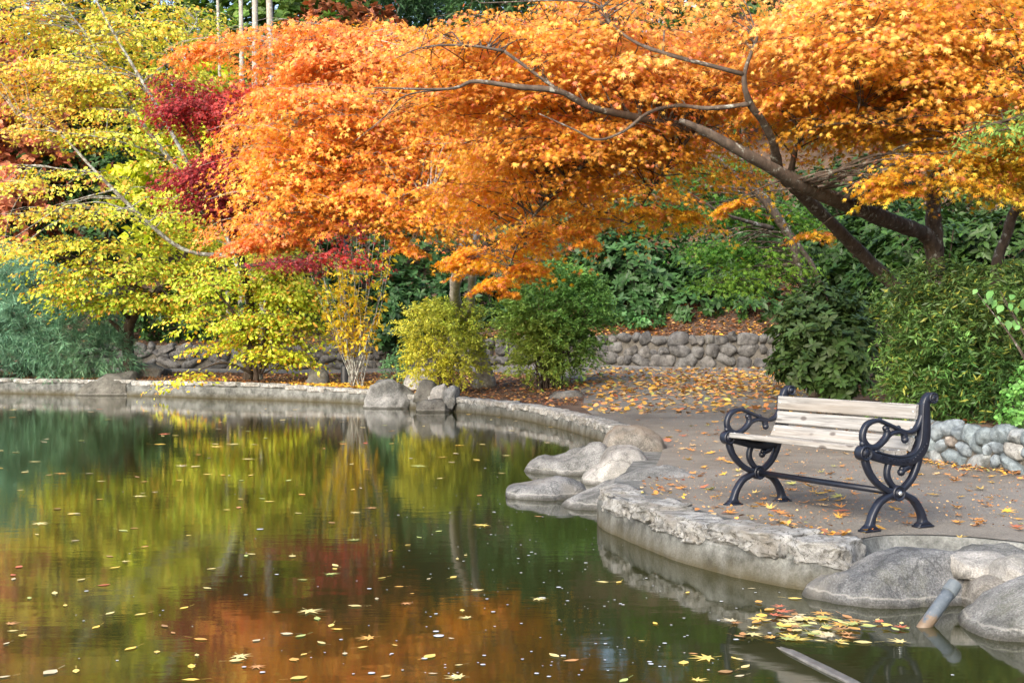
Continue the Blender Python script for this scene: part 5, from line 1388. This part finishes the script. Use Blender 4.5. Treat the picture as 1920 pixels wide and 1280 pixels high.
scatter(litter['bed'], yb, .06, .11, [(226, 180, 60), (214, 160, 50), (230, 196, 90)], [1, 1, 1])
hb = np.column_stack([rng.uniform(-15, 9, 16000), rng.uniform(32, 46, 16000)]); hb = hb[inside(WLREG, hb) & (nearest(WLP, hb)[0] > .32)]
scatter(litter['bed'], hb, .07, .13, BEDC + [(222, 170, 60), (218, 136, 50)], [3, 2.4, 2.4, 1.4, .8, 1.6, 1, .8])
hb2 = np.column_stack([rng.uniform(-1, 8, 9000), rng.uniform(32.5, 38.5, 9000)]); hb2 = hb2[inside(WLREG, hb2) & (nearest(WLP, hb2)[0] > .32)]
scatter(litter['bed'], hb2, .07, .14, BEDC + [(222, 170, 60)], [3, 2.4, 2.4, 1.4, .8, 1.6, 1])
rb = np.column_stack([rng.uniform(4, 12, 6000), rng.uniform(10, 33, 6000)]); rb = rb[inside(WLREG, rb) & (nearest(WLP, rb)[0] > .32)]
scatter(litter['bed'], rb, .05, .10, BEDC + [(222, 170, 60)], [3, 2.4, 2.4, 1.4, .8, 1.6, .8])
for nm, k, lab in (('path_leaf_litter', 'path', 'x'), ('bed_leaf_litter', 'bed', 'x')):
    o = litter[k].build(nm, M['leaf_dry'], None, np.zeros(3)); tag(o, kind='stuff')

# ---- on the water
BOX = [(984, 1150, 830, 915), (940, 1100, 880, 950), (1040, 1360, 880, 985), (1505, 1830, 1040, 1160), (1720, 1815, 1080, 1190), (1790, 1930, 1075, 1215), (675, 865, 715, 790), (140, 265, 700, 745), (-20, 100, 715, 742)]
_wx = np.column_stack([rng.uniform(0, 1900, 30000), rng.uniform(745, 1280, 30000)])
_wy = CAM * F / (_wx[:, 1] - 640); _wq = np.column_stack([(_wx[:, 0] - 960) / F * _wy, _wy])
_ok = inside(POND, _wq) & (nearest(SHP, _wq)[0] > .1)
for a_, b_, c_, d_ in BOX: _ok &= ~((_wx[:, 0] > a_) & (_wx[:, 0] < b_) & (_wx[:, 1] > c_) & (_wx[:, 1] < d_))
_wx, _wq = _wx[_ok], _wq[_ok]
def water_px(px, py):
    k = int(np.argmin((_wx[:, 0] - px) ** 2 + (_wx[:, 1] - py) ** 2))
    if abs(_wx[k, 0] - px) + abs(_wx[k, 1] - py) > 12: return None
    return float(_wq[k, 0]), float(_wq[k, 1])
FLW = np.array([.2, .1, .06, .28, .06, .08, .02, .12, .08])
def put_leaf(x, y, s, kind=None, grp='scattered', zz=.004):
    i = int(rng.choice(len(LC), p=FLW / FLW.sum())); k = int(rng.choice(4, p=[.12, .38, .2, .3])) if kind is None else kind
    o = bpy.data.objects.new('floating_leaf', floatm[i][k]); COL.objects.link(o)
    o.location = (x, y, zz); o.scale = (s, s, s); o.rotation_euler = (rng.normal(0, .02), rng.normal(0, .02), rng.uniform(0, 6.28))
    ln = 'maple leaf' if k == 0 else ('broad leaf' if k == 2 else 'slender leaf')
    if grp == 'raft': tag(o, '%s %s in the floating raft of leaves by the wedge boulder' % (CN[i], ln), 'floating leaf', '%s %s of the leaf raft' % (CN[i], ln))
    else:
        zone = 'on the dark water near the far wall' if y > 14 else ('on the middle of the pond' if y > 8 else 'on the pond close to the camera')
        tag(o, 'single %s %s floating %s' % (CN[i], ln, zone), 'floating leaf', '%s %s floating %s' % (CN[i], ln, zone))
cnt = 0
while cnt < 215:
    px = rng.uniform(0, 1500); py = 765 + 515 * rng.random() ** 1.6
    q = water_px(px, py)
    if q is None: continue
    if px > 900 and rng.random() < .55: continue
    put_leaf(*q, rng.uniform(.08, .17) if py < 900 else (rng.uniform(.06, .11) if py < 1000 else rng.uniform(.045, .085))); cnt += 1
for px, py, s, k in ((575, 1145, .11, 0), (1330, 1235, .10, 0), (105, 1255, .09, 2), (425, 1240, .07, 2), (770, 1113, .03, 2), (650, 1222, .04, 2), (870, 1250, .04, 1), (1210, 1203, .035, 1), (800, 1265, .045, 1), (735, 1207, .036, 1), (838, 1191, .036, 1), (1305, 1273, .06, 0)):
    q = water_px(px, py)
    if q: put_leaf(*q, s, k)
for _ in range(95):
    px = float(np.clip(rng.normal(1515, 75), 1375, 1690)); py = float(np.clip(rng.normal(1172 + (px - 1515) * .03, 17), 1132, 1205))
    Y = CAM * F / (py - 640)
    if 1505 < px and py < 1152: continue
    put_leaf((px - 960) / F * Y, Y, rng.uniform(.05, .095), int(rng.choice([0, 0, 1, 2])), 'raft', .004 + rng.random() * .012)
pet = MB(); V = [(0, 0, .10)] + [(math.cos(a) * (1 + .08 * math.sin(3 * a)), math.sin(a), 0) for a in np.linspace(0, 2 * math.pi, 12, endpoint=False)]
pme = pet.add(V, [(0, 1 + k, 1 + (k + 1) % 12) for k in range(12)]).mesh('floating_petal', True); pme.materials.append(M['petal'])
cnt = 0
while cnt < 260:
    px = rng.normal(1050, 240) if rng.random() < .75 else rng.uniform(100, 1500); py = 790 + 480 * rng.random() ** .9
    q = water_px(px, py)
    if q is None or not (0 < px < 1900): continue
    o = bpy.data.objects.new('floating_petal', pme); COL.objects.link(o)
    s = math.exp(rng.normal(math.log(.0055), .5)) * (1.3 if py < 950 else 1.0); o.scale = (s, s, s); o.location = (q[0], q[1], .003); o.rotation_euler[2] = rng.uniform(0, 6)
    zone = 'near the far wall' if q[1] > 14 else ('in the middle of the pond' if q[1] > 8 else 'close to the camera')
    tag(o, 'tiny white petal floating on dark water %s' % zone, 'floating petal', 'white petals floating %s' % zone); cnt += 1

# ================================================================== CAMERA, LIGHT
cam = bpy.data.cameras.new('camera'); cam.sensor_width = 36; cam.lens = F / 1920 * 36; cam.clip_end = 1000; cam.clip_start = .05
co = bpy.data.objects.new('camera', cam); COL.objects.link(co); co.location = (0, 0, CAM); co.rotation_euler = (math.pi / 2, 0, 0)
SC.camera = co
sd = unit(np.array([-.50, -.86, .58]))
w = bpy.data.worlds.new('World'); SC.world = w; w.use_nodes = True
nt = w.node_tree; bg = nt.nodes['Background']
sky = nt.nodes.new('ShaderNodeTexSky'); sky.sky_type = 'NISHITA'; sky.sun_disc = False
sky.sun_elevation = math.asin(sd[2]); sky.sun_rotation = math.atan2(sd[0], sd[1]); sky.air_density = 1.0; sky.dust_density = 3.0; sky.ozone_density = .6
nt.links.new(sky.outputs[0], bg.inputs[0]); bg.inputs[1].default_value = .15
su = bpy.data.lights.new('sun', 'SUN'); su.energy = 2.0; su.angle = math.radians(45); su.color = (1, .96, .90)
so = bpy.data.objects.new('sun', su); COL.objects.link(so); so.rotation_euler = Vector(-sd).to_track_quat('-Z', 'Y').to_euler(); so.location = (-6, -6, 12)
vs = SC.view_settings; vs.view_transform = 'Standard'; vs.look = 'None'; vs.exposure = 1.64; vs.gamma = 1; vs.use_curve_mapping = False
SC.render.engine = 'CYCLES'
cy = SC.cycles; cy.max_bounces = 6; cy.diffuse_bounces = 3; cy.glossy_bounces = 3; cy.transmission_bounces = 4; cy.caustics_reflective = False; cy.caustics_refractive = False
cy.sample_clamp_indirect = 6
